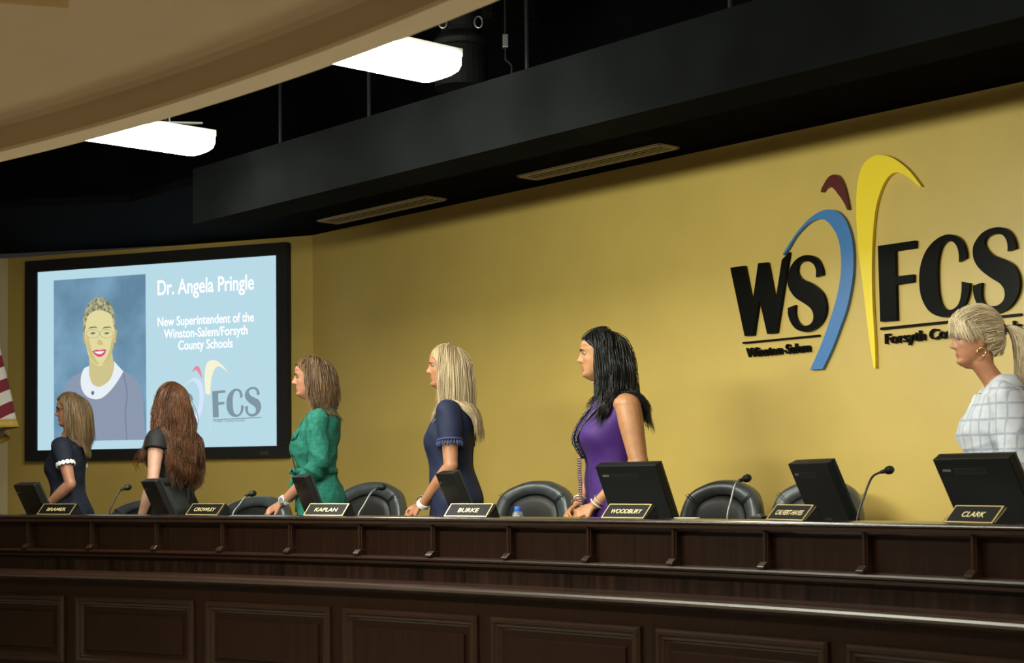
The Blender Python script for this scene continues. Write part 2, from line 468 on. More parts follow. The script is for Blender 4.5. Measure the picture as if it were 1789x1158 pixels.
# raised panels: picture-frame moulding plus fielded centre, one per two brackets
def panel(a):
    half = .405; zt, zb_ = zr(-.556), zr(-.905)
    prof = [(0, 0), (0, .012), (.010, .024), (.022, .024), (.030, .014), (.040, .012), (.046, .004), (.052, 0)]   # inward offset, height
    vs = []; fs = []
    L = len(prof)
    corners = [(-1, 1), (1, 1), (1, -1), (-1, -1)]
    for cx_, cz_ in corners:
        for d, h in prof:
            u = cx_ * (half - d); z = (zt - d) if cz_ > 0 else (zb_ + d)
            vs.append(arc(a + u / (R - .13), R - .13 - h, z))
    NS = 4
    vs = []; rings = []
    path = []
    for (c0, c1_) in zip(corners, corners[1:] + corners[:1]):
        ns = 8 if c0[1] == c1_[1] else 1
        for i in range(ns): path.append((c0, c1_, i / ns))
    for c0, c1_, t in path:
        for d, h in prof:
            def pt(c): return (c[0] * (half - d), (zt - d) if c[1] > 0 else (zb_ + d))
            u0, z0_ = pt(c0); u1, z1_ = pt(c1_)
            u = u0 + (u1 - u0) * t; z = z0_ + (z1_ - z0_) * t
            vs.append(arc(a + u / (R - .13), R - .13 - h, z))
    n = len(path)
    for i in range(n):
        for j in range(L - 1):
            fs.append((i * L + j, ((i + 1) % n) * L + j, ((i + 1) % n) * L + j + 1, i * L + j + 1))
    o = mesh('panel_frame', vs, fs, M['woodtrim']); fix_normals(o); kid(o, dais)
    mb = MB()
    NSEG = 8
    hw, zt2, zb2 = half - .075, zt - .082, zb_ + .07
    lay = [(0, 0), (.005, .010)]
    vs = []; fs = []
    for d, h in lay:
        for i in range(NSEG + 1):
            u = -(hw - d) + 2 * (hw - d) * i / NSEG
            vs.append(arc(a + u / (R - .13), R - .13 - h, zt2 - d)); vs.append(arc(a + u / (R - .13), R - .13 - h, zb2 + d))
    q = 2 * (NSEG + 1)
    for i in range(NSEG):
        fs.append((q + 2 * i, q + 2 * i + 2, q + 2 * i + 3, q + 2 * i + 1))
        fs.append((2 * i, 2 * i + 2, q + 2 * i + 2, q + 2 * i)); fs.append((2 * i + 1, q + 2 * i + 1, q + 2 * i + 3, 2 * i + 3))
    fs.append((0, q, q + 1, 1)); e = 2 * NSEG
    fs.append((e, e + 1, q + e + 1, q + e))
    o = mesh('panel_field', vs, fs, M['wood']); fix_normals(o); kid(o, dais)
for k in range(-2, k1 - 1, 2):
    panel(PH0 + k * STEP / R)
ledge = sweep('desk_ledge', [(R + .005, Z_LEDGE - .016), (R + .001, Z_LEDGE - .012), (R, Z_LEDGE - .008), (R + .0011, Z_LEDGE - .004), (R + .0035, Z_LEDGE - .0012), (R + .008, Z_LEDGE), (R + .30, Z_LEDGE), (R + .30, Z_LEDGE - .016)], AL, AR, M['ledge'], n=160, smooth=True)
tag(ledge, 'long narrow polished dark ledge curving along the top of the dais front', 'ledge')
tag(sweep('worktop', [(R + .275, Z_WORK - .03), (R + .275, Z_WORK), (R + .74, Z_WORK), (R + .74, Z_WORK - .03)], AL, AR, M['ledge'], n=120), 'lower curved dark work surface behind the raised front ledge', 'worktop')
kid(sweep('riser', [(R + .10, Z_DAIS), (R + .10, Z_LEDGE - .016), (R + .27, Z_LEDGE - .016), (R + .27, Z_WORK), (R + .12, Z_WORK - .03), (R + .12, Z_DAIS)], AL, AR, M['wood'], n=120), dais)

# ------------------------------------------------------------------ logo on the gold wall
OFFL = .020
logo = thing('wall_logo', 'large raised wall logo of black letters with blue, yellow and red swooshes', 'sign', (CORNER[0], CORNER[1], CZ))
OL = on_plane(1536, 500, N2, C2 - .004)
ML = frame_matrix(OL, (-W2[0], -W2[1], 0), (0, 0, 1), (-N2[0], -N2[1], 0))
MLi = ML.inverted()
def to_logo(px, py, th=OFFL):
    p = on_plane(px, py, N2, C2 - .004 - th)
    q = MLi @ Vector(p)
    return (q.x, q.y)
ZA = lambda pts: [(x / 4.823 + 1270, y / 4.823 + 420) for x, y in pts]
ZB_ = lambda pts: [(x / 5.788 + 1360, y / 5.788 + 260) for x, y in pts]
ZC = lambda pts: [(x / 4.137 + 1490, y / 4.137 + 380) for x, y in pts]
M['lblack'] = pmat('black acrylic letters', (0.0035, 0.0035, 0.003, 1), 0.28, spec=0.06)
M['lblue'] = pmat('blue acrylic', (0.045, 0.165, 0.42, 1), 0.35)
M['lyellow'] = pmat('yellow acrylic', (0.80, 0.60, 0.022, 1), 0.35)
M['lred'] = pmat('dark red acrylic', (0.085, 0.008, 0.008, 1), 0.35)
def logo_part(name, pix, mat, sm=True, th=OFFL):
    pts = [to_logo(x, y, th) for x, y in pix]
    if sm: pts = smooth_poly(pts)
    return kid(plate(name, pts, mat, None, ML, th), logo)
logo_part('letter', ZA([(27,230),(148,212),(212,535),(262,192),(342,183),(406,518),(462,162),(525,97),(418,777),(338,786),(270,492),(224,798),(148,805)]), M['lblack'], False)
logo_part('letter', ZA([(748,310),(808,290),(805,255),(790,205),(765,160),(730,133),(690,123),(640,128),(595,150),(555,190),(528,240),(512,300),(510,350),(520,400),(545,445),(580,485),(625,515),(665,540),(700,568),(720,600),(728,640),(722,675),(705,700),(680,715),(645,718),(615,705),(590,675),(575,635),(570,590),(575,543),(512,568),(512,610),(522,655),(545,705),(580,745),(625,765),(670,768),(720,755),(765,725),(800,685),(825,630),(835,570),(828,510),(810,455),(780,415),(740,380),(690,350),(640,330),(610,305),(593,270),(592,235),(600,205),(620,185),(650,175),(685,175),(715,188),(738,215),(750,255),(750,285)]), M['lblack'])
logo_part('letter', ZC([(180,205),(453,165),(453,220),(305,242),(308,425),(437,410),(437,465),(310,485),(317,742),(197,752)]), M['lblack'], False)
logo_part('letter', ZC([(765,320),(818,290),(817,255),(805,205),(785,165),(755,138),(715,123),(670,124),(620,145),(570,185),(525,245),(495,320),(480,400),(480,490),(490,560),(515,625),(550,675),(600,707),(655,718),(715,710),(760,685),(800,640),(825,585),(840,520),(842,472),(785,463),(785,520),(775,590),(755,635),(725,660),(695,667),(660,655),(635,620),(620,560),(612,480),(610,400),(613,320),(625,250),(645,200),(675,172),(705,168),(735,185),(755,220),(765,270)]), M['lblack'])
logo_part('letter', ZC([(1117,243),(1178,222),(1173,185),(1158,140),(1130,100),(1090,75),(1040,70),(985,82),(935,110),(895,155),(870,205),(865,255),(873,300),(895,345),(930,385),(975,420),(1020,450),(1060,475),(1088,510),(1097,550),(1090,590),(1070,618),(1040,635),(1000,640),(960,630),(938,605),(928,560),(928,510),(932,470),(867,492),(868,535),(880,585),(905,640),(950,680),(1000,695),(1060,685),(1120,655),(1165,605),(1195,545),(1205,485),(1200,430),(1185,385),(1160,345),(1120,315),(1060,290),(1010,270),(970,235),(950,195),(952,165),(970,138),(1005,122),(1045,117),(1080,125),(1105,155),(1117,200)]), M['lblack'])
logo_part('underline', ZA([(130,856),(775,793),(775,808),(130,871)]), M['lblack'], False, .015)
logo_part('underline', ZC([(197,795),(1212,691),(1212,708),(197,812)]), M['lblack'], False, .015)
logo_part('blue_swoosh', ZB_([(42,1068),(75,1010),(140,910),(220,800),(300,715),(380,655),(450,622),(510,613),(570,622),(620,650),(665,700),(700,770),(730,860),(748,960),(757,1060)]) + ZA([(1065,193),(1062,270),(1050,370),(1030,480),(1000,600),(950,740),(890,900),(805,1083),(698,1090),(740,1000),(800,860),(860,690),(910,530),(945,380),(960,250),(960,130),(950,40)]) + ZB_([(607,926),(585,860),(555,810),(520,760),(480,725),(440,710),(400,710),(350,725),(300,755),(240,810),(170,890),(110,990),(75,1045),(50,1075)]), M['lblue'])
logo_part('red_swoosh', ZB_([(425,437),(440,390),(470,335),(505,285),(545,262),(580,262),(610,280),(640,325),(665,390),(685,470),(700,545),(712,615),(695,618),(670,560),(640,510),(600,455),(560,405),(525,382),(500,388),(470,405),(447,437)]), M['lred'])
logo_part('yellow_swoosh', ZB_([(1443,378),(1400,320),(1330,230),(1260,165),(1180,105),(1110,75),(1040,62),(980,65),(920,95),(870,140),(835,200),(810,290),(793,400),(785,550),(787,700),(795,850),(805,1000),(820,1150)]) + ZC([(35,200),(50,330),(75,520),(100,740),(125,930),(150,1088),(163,1088),(160,950),(152,800),(142,620),(137,450),(138,280),(145,120)]) + ZB_([(970,695),(985,590),(1010,490),(1050,380),(1100,295),(1150,250),(1200,238),(1250,250),(1310,285),(1370,335),(1425,380)]), M['lyellow'])
def wall_text(s, pix0, pix1, cap, bold):
    a = Vector(to_logo(*pix0, .02)); b = Vector(to_logo(*pix1, .02))
    w = (b - a).length; d = (b - a).normalized()
    m2 = Matrix.Translation((a.x, a.y, 0)) @ Matrix.Rotation(math.atan2(d.y, d.x), 4, 'Z')
    kid(text_obj('small_lettering', s, M['lblack'], None, ML @ m2 @ Matrix.Translation((0, 0, .010)), width=w, height=cap, extrude=.010, bold=bold, align='LEFT'), logo)
wall_text('Winston-Salem', (1303, 624), (1414, 614), .052, .014)
wall_text('Forsyth County Schools', (1545.5, 600.5), (1783, 577.5), .052, .014)

# ------------------------------------------------------------------ projection screen on the left wall
scr = thing('projection_screen', 'wide lit projection screen in a black frame showing a portrait slide', 'screen', (CORNER[0], CORNER[1], CZ))
OS = on_plane(66.0, 786.7, N1, C1 - .05)
MS = frame_matrix(OS, (-W1[0], -W1[1], 0), (0, 0, 1), (-N1[0], -N1[1], 0))
MSi = MS.inverted()
def to_scr(px, py):
    q = MSi @ Vector(on_plane(px, py, N1, C1 - .05)); return (q.x, q.y)
SW = to_scr(485.3, 778)[0]; SH = to_scr(66.5, 475.5)[1]
fw = .0
xl, yb_ = to_scr(45.5, 806); xr, yt_ = to_scr(503, 423)
def rect(x0, y0, x1, y1): return [(x0, y0), (x1, y0), (x1, y1), (x0, y1)]
mb = MB()
for (x0, y0, x1, y1) in ((xl, yb_, xr, 0), (xl, SH, xr, yt_), (xl, 0, 0, SH), (SW, 0, xr, SH)):
    vs = [MS @ Vector((x, y, z)) for z in (-.046, .02) for x, y in rect(x0, y0, x1, y1)]
    mb.add(vs, [(3, 2, 1, 0), (4, 5, 6, 7), (0, 1, 5, 4), (1, 2, 6, 5), (2, 3, 7, 6), (3, 0, 4, 7)])
M['velvet'] = pmat('black velvet frame', (0.006, 0.006, 0.006, 1), 0.85)
kid(mb.build('frame', M['velvet'], bevel=.004), scr)
E1 = 1.0
M['slide'] = emat('lit slide', lin(182, 218, 230), E1)
def slide(name, pts, col, z, pix=True, sm=False, e=E1):
    pts = [to_scr(*p) for p in pts] if pix else pts
    if sm: pts = smooth_poly(pts)
    m = emat(name + ' light', lin(*col), e)
    return kid(plate(name, pts, m, None, MS @ Matrix.Translation((0, 0, z)), .001), scr)
slide('screen_surface', rect(0, 0, SW, SH), (184, 219, 231), 0, False)
# the portrait on the slide: zoom coordinates of region [0,420,520,920] at 2.3154
ZS = lambda pts: [(x / 2.3154, y / 2.3154 + 420) for x, y in pts]
M['pbg'], n_, l_, b_ = new_mat('portrait backdrop light')
t_ = n_.new('ShaderNodeTexNoise'); t_.inputs['Scale'].default_value = 3.0; t_.inputs['Detail'].default_value = 3
tc_ = n_.new('ShaderNodeTexCoord'); l_.new(tc_.outputs['Object'], t_.inputs['Vector'])
r_ = n_.new('ShaderNodeValToRGB'); r_.color_ramp.elements[0].position = .32; r_.color_ramp.elements[1].position = .68
r_.color_ramp.elements[0].color = lin(98, 134, 160); r_.color_ramp.elements[1].color = lin(124, 164, 190)
l_.new(t_.outputs['Fac'], r_.inputs['Fac']); l_.new(r_.outputs['Color'], b_.inputs['Emission Color'])
b_.inputs['Emission Strength'].default_value = E1; b_.inputs['Base Color'].default_value = (0, 0, 0, 1); b_.inputs['Specular IOR Level'].default_value = .1
def noisy(o, c0, c1, sc, det=4):
    m, n, l, b = new_mat(o.name + ' mottled light')
    t = n.new('ShaderNodeTexNoise'); t.inputs['Scale'].default_value = sc; t.inputs['Detail'].default_value = det
    tc = n.new('ShaderNodeTexCoord'); l.new(tc.outputs['Object'], t.inputs['Vector'])
    r = n.new('ShaderNodeValToRGB'); r.color_ramp.elements[0].position = .38; r.color_ramp.elements[1].position = .62
    r.color_ramp.elements[0].color = lin(*c0); r.color_ramp.elements[1].color = lin(*c1)
    l.new(t.outputs['Fac'], r.inputs['Fac']); l.new(r.outputs['Color'], b.inputs['Emission Color'])
    b.inputs['Emission Strength'].default_value = E1; b.inputs['Base Color'].default_value = (0, 0, 0, 1); b.inputs['Specular IOR Level'].default_value = .1
    o.data.materials.clear(); o.data.materials.append(m)
bg = slide('portrait_backdrop', ZS([(218, 162), (589, 136), (593, 805), (219, 814)]), (110, 150, 178), .001)
bg.data.materials.clear(); bg.data.materials.append(M['pbg'])
slide('portrait_suit', ZS([(262, 812), (266, 620), (270, 575), (300, 548), (345, 525), (400, 560), (470, 500), (510, 535), (550, 560), (572, 600), (582, 700), (588, 806)]), (140, 152, 174), .002, sm=True)
slide('portrait_neck', ZS([(362, 470), (365, 560), (385, 590), (410, 600), (440, 580), (462, 530), (455, 455)]), (206, 196, 140), .003, sm=True)
slide('portrait_collar', ZS([(362, 508), (340, 520), (328, 560), (332, 600), (350, 628), (380, 642), (415, 636), (450, 605), (480, 565), (500, 530), (480, 508), (462, 488), (462, 520), (448, 560), (425, 582), (400, 592), (375, 580), (363, 545)]), (232, 240, 246), .004, sm=True)
slide('portrait_ear', ZS([(336, 370), (345, 372), (348, 420), (340, 412)]), (196, 176, 120), .003)
slide('portrait_ear', ZS([(466, 360), (474, 362), (470, 415), (460, 415)]), (196, 176, 120), .003)
slide('portrait_face', ZS([(345, 360), (348, 310), (370, 285), (405, 275), (445, 288), (462, 320), (465, 370), (460, 425), (445, 470), (425, 500), (405, 508), (385, 500), (362, 470), (350, 420)]), (226, 218, 160), .005, sm=True)
slide('portrait_cheek', ZS([(352, 385), (362, 400), (372, 440), (390, 482), (405, 500), (390, 500), (366, 470), (352, 420)]), (208, 192, 132), .0055, sm=True)
slide('portrait_cheek', ZS([(462, 380), (452, 410), (446, 445), (430, 480), (412, 503), (428, 496), (448, 468), (461, 425)]), (204, 186, 126), .0055, sm=True)
slide('portrait_lapel_seam', ZS([(498, 535), (512, 620), (505, 700), (512, 806), (517, 806), (511, 700), (518, 620), (504, 538)]), (122, 134, 156), .003, sm=True)
slide('portrait_pendant', ZS([(371, 612), (378, 608), (384, 614), (379, 626), (372, 624)]), (96, 112, 140), .005)
ph_ = slide('portrait_hair', ZS([(340, 375), (337, 330), (345, 290), (362, 255), (385, 235), (405, 228), (430, 240), (452, 262), (465, 300), (468, 360), (462, 345), (455, 308), (440, 292), (410, 283), (375, 290), (355, 312), (348, 350)]), (150, 150, 110), .006, sm=True)
noisy(ph_, (112, 112, 84), (190, 188, 150), 38)
for ex in (378, 434):
    slide('portrait_eyebrow', ZS([(ex - 22, 360), (ex - 10, 350), (ex + 10, 348), (ex + 22, 356), (ex + 10, 353), (ex - 10, 355)]), (120, 110, 70), .006)
    slide('portrait_eye', ZS([(ex - 12, 376), (ex, 370), (ex + 12, 374), (ex, 381)]), (110, 122, 110), .006)
    ring = [(ex + 27 * math.cos(t) , 378 + 17 * math.sin(t)) for t in np.linspace(0, 2 * PI, 20, endpoint=False)]
    cu = [MS @ Vector((*to_scr(*ZS([q])[0]), .008)) for q in ring]
    kid(MB().tube(cu, .0022, 5, closed=True).build('portrait_spectacle_rim', emat('rim light', lin(170, 172, 130), E1)), scr)
slide('portrait_nose', ZS([(400, 400), (395, 418), (405, 424), (420, 420), (412, 405)]), (206, 190, 130), .006, sm=True)
slide('portrait_lips', ZS([(376, 448), (392, 442), (406, 444), (420, 440), (432, 442), (424, 462), (405, 471), (388, 464)]), (212, 80, 130), .006, sm=True)
slide('portrait_teeth', ZS([(384, 450), (405, 449), (424, 447), (416, 457), (404, 460), (392, 457)]), (245, 240, 235), .007, sm=True)
TXT = emat('slide text light', lin(250, 252, 252), 1.15)
def slide_text(s, p0, p1, cap, bold=.012):
    a = Vector(to_scr(*p0)); b = Vector(to_scr(*p1))
    kid(text_obj('slide_text', s, TXT, None, MS @ Matrix.Translation((a.x, a.y, .004)), width=b.x - a.x, height=cap, extrude=.0008, bold=bold, align='LEFT'), scr)
slide_text('Dr. Angela Pringle', (276, 515.5), (444, 504), .118, .012)
slide_text('New Superintendent of the', (276, 570), (444, 561), .072, .012)
slide_text('Winston-Salem/Forsyth', (287, 591), (433, 583), .072, .012)
slide_text('County Schools', (312, 611), (407, 606), .072, .012)
# small logo on the slide, drawn with the same outlines
def slide_logo(name, pix, col, sm=True):
    k = .345
    def tr(p): return (372 + (p[0] - 1536) * k + 0.0, 732 + (p[1] - 570) * k + (p[0] - 1536) * k * .05)
    pts = [to_scr(*tr(p)) for p in pix]
    if sm: pts = smooth_poly(pts, 2)
    kid(plate(name, pts, emat(name + ' light', lin(*col), E1), None, MS @ Matrix.Translation((0, 0, .003)), .001), scr)
slide_logo('slide_letter', ZC([(180,205),(453,165),(453,220),(305,242),(308,425),(437,410),(437,465),(310,485),(317,742),(197,752)]), (128, 150, 162), False)
slide_logo('slide_letter', ZC([(765,320),(818,290),(817,255),(805,205),(785,165),(755,138),(715,123),(670,124),(620,145),(570,185),(525,245),(495,320),(480,400),(480,490),(490,560),(515,625),(550,675),(600,707),(655,718),(715,710),(760,685),(800,640),(825,585),(840,520),(842,472),(785,463),(785,520),(775,590),(755,635),(725,660),(695,667),(660,655),(635,620),(620,560),(612,480),(610,400),(613,320),(625,250),(645,200),(675,172),(705,168),(735,185),(755,220),(765,270)]), (128, 150, 162))
slide_logo('slide_letter', ZC([(1117,243),(1178,222),(1173,185),(1158,140),(1130,100),(1090,75),(1040,70),(985,82),(935,110),(895,155),(870,205),(865,255),(873,300),(895,345),(930,385),(975,420),(1020,450),(1060,475),(1088,510),(1097,550),(1090,590),(1070,618),(1040,635),(1000,640),(960,630),(938,605),(928,560),(928,510),(932,470),(867,492),(868,535),(880,585),(905,640),(950,680),(1000,695),(1060,685),(1120,655),(1165,605),(1195,545),(1205,485),(1200,430),(1185,385),(1160,345),(1120,315),(1060,290),(1010,270),(970,235),(950,195),(952,165),(970,138),(1005,122),(1045,117),(1080,125),(1105,155),(1117,200)]), (128, 150, 162))
slide_logo('slide_letter', ZA([(748,310),(808,290),(805,255),(790,205),(765,160),(730,133),(690,123),(640,128),(595,150),(555,190),(528,240),(512,300),(510,350),(520,400),(545,445),(580,485),(625,515),(665,540),(700,568),(720,600),(728,640),(722,675),(705,700),(680,715),(645,718),(615,705),(590,675),(575,635),(570,590),(575,543),(512,568),(512,610),(522,655),(545,705),(580,745),(625,765),(670,768),(720,755),(765,725),(800,685),(825,630),(835,570),(828,510),(810,455),(780,415),(740,380),(690,350),(640,330),(610,305),(593,270),(592,235),(600,205),(620,185),(650,175),(685,175),(715,188),(738,215),(750,255),(750,285)]), (128, 150, 162))
slide_logo('slide_swoosh', ZB_([(1443,378),(1400,320),(1330,230),(1260,165),(1180,105),(1110,75),(1040,62),(980,65),(920,95),(870,140),(835,200),(810,290),(793,400),(785,550),(787,700),(795,850),(805,1000),(820,1150)]) + ZC([(35,200),(50,330),(75,520),(100,740),(125,930),(150,1088),(163,1088),(160,950),(152,800),(142,620),(137,450),(138,280),(145,120)]) + ZB_([(970,695),(985,590),(1010,490),(1050,380),(1100,295),(1150,250),(1200,238),(1250,250),(1310,285),(1370,335),(1425,380)]), (247, 244, 214))
slide_logo('slide_swoosh', ZB_([(42,1068),(75,1010),(140,910),(220,800),(300,715),(380,655),(450,622),(510,613),(570,622),(620,650),(665,700),(700,770),(730,860),(748,960),(757,1060)]) + ZA([(1065,193),(1062,270),(1050,370),(1030,480),(1000,600),(950,740),(890,900),(805,1083),(698,1090),(740,1000),(800,860),(860,690),(910,530),(945,380),(960,250),(960,130),(950,40)]) + ZB_([(607,926),(585,860),(555,810),(520,760),(480,725),(440,710),(400,710),(350,725),(300,755),(240,810),(170,890),(110,990),(75,1045),(50,1075)]), (214, 228, 250))
slide_logo('slide_swoosh', ZB_([(425,437),(440,390),(470,335),(505,285),(545,262),(580,262),(610,280),(640,325),(665,390),(685,470),(700,545),(712,615),(695,618),(670,560),(640,510),(600,455),(560,405),(525,382),(500,388),(470,405),(447,437)]), (232, 140, 154))
slide_logo('slide_underline', ZC([(197,792),(1212,690),(1212,708),(197,810)]), (128, 150, 162), False)
def slide_small(s, p0, p1, cap):
    a = Vector(to_scr(*p0)); b = Vector(to_scr(*p1))
    kid(text_obj('slide_text', s, emat('small slide text light', lin(128, 150, 162), E1), None, MS @ Matrix.Translation((a.x, a.y, .004)), width=b.x - a.x, height=cap, extrude=.0008, align='LEFT'), scr)
slide_small('Forsyth County Schools', (374, 737.5), (428, 735.5), .02)
a_ = to_scr(457, 795); mbp = MB()
vs = [MS @ Vector((x, y, z)) for z in (.02, .0215) for x, y in rect(a_[0], a_[1] + .0, a_[0] + .075, a_[1] + .03)]
kid(MB().add(vs, [(3, 2, 1, 0), (4, 5, 6, 7), (0, 1, 5, 4), (1, 2, 6, 5), (2, 3, 7, 6), (3, 0, 4, 7)]).build('maker_badge', pmat('badge grey', (0.06, .06, .055, 1), .4, metal=.5)), scr)

# ------------------------------------------------------------------ ceiling fittings
LENS = emat('lamp diffuser', (1.0, 0.985, 0.86, 1), 66.0)
FIXB = pmat('white enamel lamp housing', (0.75, 0.75, 0.72, 1), 0.4)
ZF = CZ + 1.81
def fixture(s, d_end, label, length=1.22, w=.30):
    """wraparound fluorescent lamp; long axis at right angles to the logo wall; s = along-wall coordinate, d_end = distance of its near-wall end"""
    c = np.array(W2) * s + np.array(N2) * (C2 - d_end - length / 2)
    t = thing('ceiling_light', label, 'light', (c[0], c[1], ZF), group='fluorescent ceiling lights over the dais')
    ax = Vector((N2[0], N2[1], 0)); sd = Vector((-W2[0], -W2[1], 0))
    prof = [(-.5, .075), (-.5, .035), (-.43, .012), (-.25, .002), (0, 0), (.25, .002), (.43, .012), (.5, .035), (.5, .075)]
    vs = []; n = len(prof)
    for e in (-1, 1):
        for u, z in prof: vs.append(ax * (e * (length / 2 - .012)) + sd * (u * w) + Vector((0, 0, z)))
    fs = [(i, i + 1, n + i + 1, n + i) for i in range(n - 1)] + [tuple(range(n - 1, -1, -1)), tuple(range(n, 2 * n))]
    o = mesh('diffuser', vs, fs, LENS, t); fix_normals(o)
    rm = Matrix((( sd.x, ax.x, 0), (sd.y, ax.y, 0), (0, 0, 1)))
    MB().box((0, 0, .092), (w * .96, length, .034), mat=rm).build('housing', FIXB, t)
    for e in (-1, 1):
        hk = MB(); p0 = ax * (e * (length / 2 - .22)) + Vector((0, 0, .109))
        hk.tube([p0 + Vector((0, 0, 0)), p0 + Vector((.0, 0, Z_TOP - ZF - .109))], .004, 6)
        hk.tube([p0 + Vector((.016 * math.cos(q), 0, .016 + .016 * math.sin(q))) for q in np.linspace(0, 2 * PI, 10, endpoint=False)], .003, 5, closed=True)
        hk.build('hanger_rod', M['steel'], t)
    return t
def along(px, py, z): return float(on_z(px, py, z)[:2] @ W2)
sR = .5 * (along(733, 142, ZF + .01) + along(813, 121, ZF + .03))
sL = .5 * (along(330, 270, ZF + .01) + along(379, 257, ZF + .03))
dE = C2 - .5 * float((on_z(733, 142, ZF + .01)[:2] + on_z(813, 121, ZF + .03)[:2]) @ N2)
fixture(sR, dE, 'lit white fluorescent ceiling light over the middle of the dais, higher in the photo')
fixture(sL, dE, 'lit white fluorescent ceiling light nearer the projection screen, lower in the photo')
for k in (1.75,):
    t = fixture(sR + (sR - sL) * k, dE, 'lit white fluorescent ceiling light further along the dais, past the right edge')
# ------------------------------------------------------------------ vents, rods and duct work of the void
def vent(name, label, pts):
    P = [on_z(x, y, Z_SOFFIT - .004) for x, y in pts]
    s_ = sorted(float(p[:2] @ W2) for p in P)
    d_ = [C2 - float(p[:2] @ N2) for p in P]
    sa, sb = (s_[0] + s_[1]) / 2, (s_[2] + s_[3]) / 2
    da, db = min(d_), max(d_)
    t = thing(name, label, 'vent', (*BL((sa + sb) / 2, (da + db) / 2), Z_SOFFIT), group='linear vents in the black soffit')
    L = sb - sa; w = db - da
    rm = Matrix(((W2[0], N2[0], 0), (W2[1], N2[1], 0), (0, 0, 1)))
    f = MB()
    b = .014
    for v in (-1, 1): f.box(rm @ Vector((0, v * (w / 2 - b / 2), -.006)), (L, b, .012), mat=rm)
    for u in (-1, 1): f.box(rm @ Vector((u * (L / 2 - b / 2), 0, -.006)), (b, w, .012), mat=rm)
    f.build('vent_frame', M['bronze'], t)
    for k in range(4):
        y = -w / 2 + w * (k + 1) / 5
        MB().box(rm @ Vector((0, y, -.010)), (L - 2 * b, w / 5 * .36, .0015), mat=rm).build('slat', M['bronze'], t)
    return t
vent('ceiling_vent', 'slim taupe slotted vent in the black soffit nearer the projection screen', [(562, 388), (595, 389), (783, 347), (740, 343)])
vent('ceiling_vent', 'slim taupe slotted vent in the black soffit nearer the wall logo', [(900, 308), (940, 312.5), (1192, 256), (1150, 253)])
M['voidmetal'] = pmat('dark painted ductwork', (0.006, 0.0065, 0.0065, 1), 0.6, noise=0.3, scale=8, spec=.1)
for px, lab in ((645, 'thin black hanger rod left of the brighter lamp end'), (490, 'thin black hanger rod near the left end of the black bulkhead'), (921, 'thin grey hanger rod standing on the bulkhead beside the ductwork'), (1276, 'thin grey hanger rod at the top edge, over the middle of the bulkhead')):
    py = 294 - (px - 336) * .2949
    p = on_plane(px, py - 1, N2, C2 - 1.86)
    b_ = MB().tube([(0, 0, ZBT - .0), (0, 0, Z_TOP)], .010, 8)
    b_.box((0, 0, ZBT + .012), (.05, .05, .024))
    o = b_.build('hanger_rod', M['voidmetal']); o.location = (p[0], p[1], 0)
    tag(o, lab, 'rod', 'hanger rods above the black bulkhead')
dp = on_plane(806, 75, N2, C2 - 1.25)
dt = thing('round_duct', 'dark round air duct with a flange above the bulkhead behind the upper lamp', 'duct', (dp[0], dp[1], dp[2]))
k_ = dp[1] / F
MB().lathe([(36 * k_, 22 * k_), (36 * k_, 1.1)], n=28).build('trunk', M['voidmetal'], dt, smooth=False)
MB().lathe([(30 * k_, -16 * k_), (46 * k_, -8 * k_), (49 * k_, 0), (47 * k_, 5 * k_), (37 * k_, 16 * k_), (36 * k_, 24 * k_)], n=32).build('flange', M['voidmetal'], dt)
MB().lathe([(47 * k_, -.25), (46 * k_, -12 * k_)], n=28).build('lower_drum', M['voidmetal'], dt)
for u in (-31, 31):
    MB().tube([Vector((u * k_ + 7 * k_ * math.cos(q), -36 * k_, 26 * k_ + 10 * k_ * math.sin(q))) for q in np.linspace(0, 2 * PI, 12, endpoint=False)], 1.6 * k_, 6, closed=True).build('lifting_ring', M['steel'], dt)
bp = on_plane(872, 8, N2, C2 - .72)
mb = MB().box((0, 0, 0), (.34, .26, .26), rz=-A2)
mb.box((0, 0, .62), (.04, .04, 1.05)); mb.box((.0, 0, -.115), (.36, .32, .012), rz=-A2)
o = mb.build('duct_box', M['voidmetal'], bevel=.006); o.location = bp
tag(o, 'dark rectangular duct box at the top edge beside the round duct', 'duct')
jp = on_plane(883, 72, N2, C2 - 1.62)
jt = thing('junction_box', 'small grey junction box with a conduit, right of the round duct', 'electrical box', tuple(jp))
MB().box((0, 0, 0), (.028, .03, .066)).build('box_body', M['steel'], jt, bevel=.003)
MB().tube([(0, 0, .03), (0, 0, Z_TOP - jp[2])], .006, 6).build('conduit', M['voidmetal'], jt)
MB().tube([(0, 0, -.03), (0, 0, -.09), (.03, .0, -.12), (.03, 0, Z_SOFFIT + .05 - jp[2])], .006, 6).build('cable', M['voidmetal'], jt)
rp = on_z(296, 215, CZ + 2.35)
o = MB().box((0, 0, 0), (.36, .22, .012), mat=Matrix.Rotation(.18, 3, 'X') @ Matrix.Rotation(.7, 3, 'Z')).tube([(0, 0, .0), (0, 0, Z_TOP - rp[2])], .006, 6).build('reflector_plate', M['white'])
o.location = rp
tag(o, 'small pale metal plate hanging in the dark void just above the lower lamp', 'plate')
fx = on_z(30, -2, za - .02)
o = MB().box((0, 0, 0), (.36, .26, .03), rz=.3).build('ceiling_fitting', pmat('tan trim', (.42, .28, .09, 1), .5), bevel=.004)
o.location = (fx[0] - .02, fx[1] - .12, za - .014)
tag(o, 'tan square fitting on the cream ceiling at the top left corner', 'ceiling fitting')

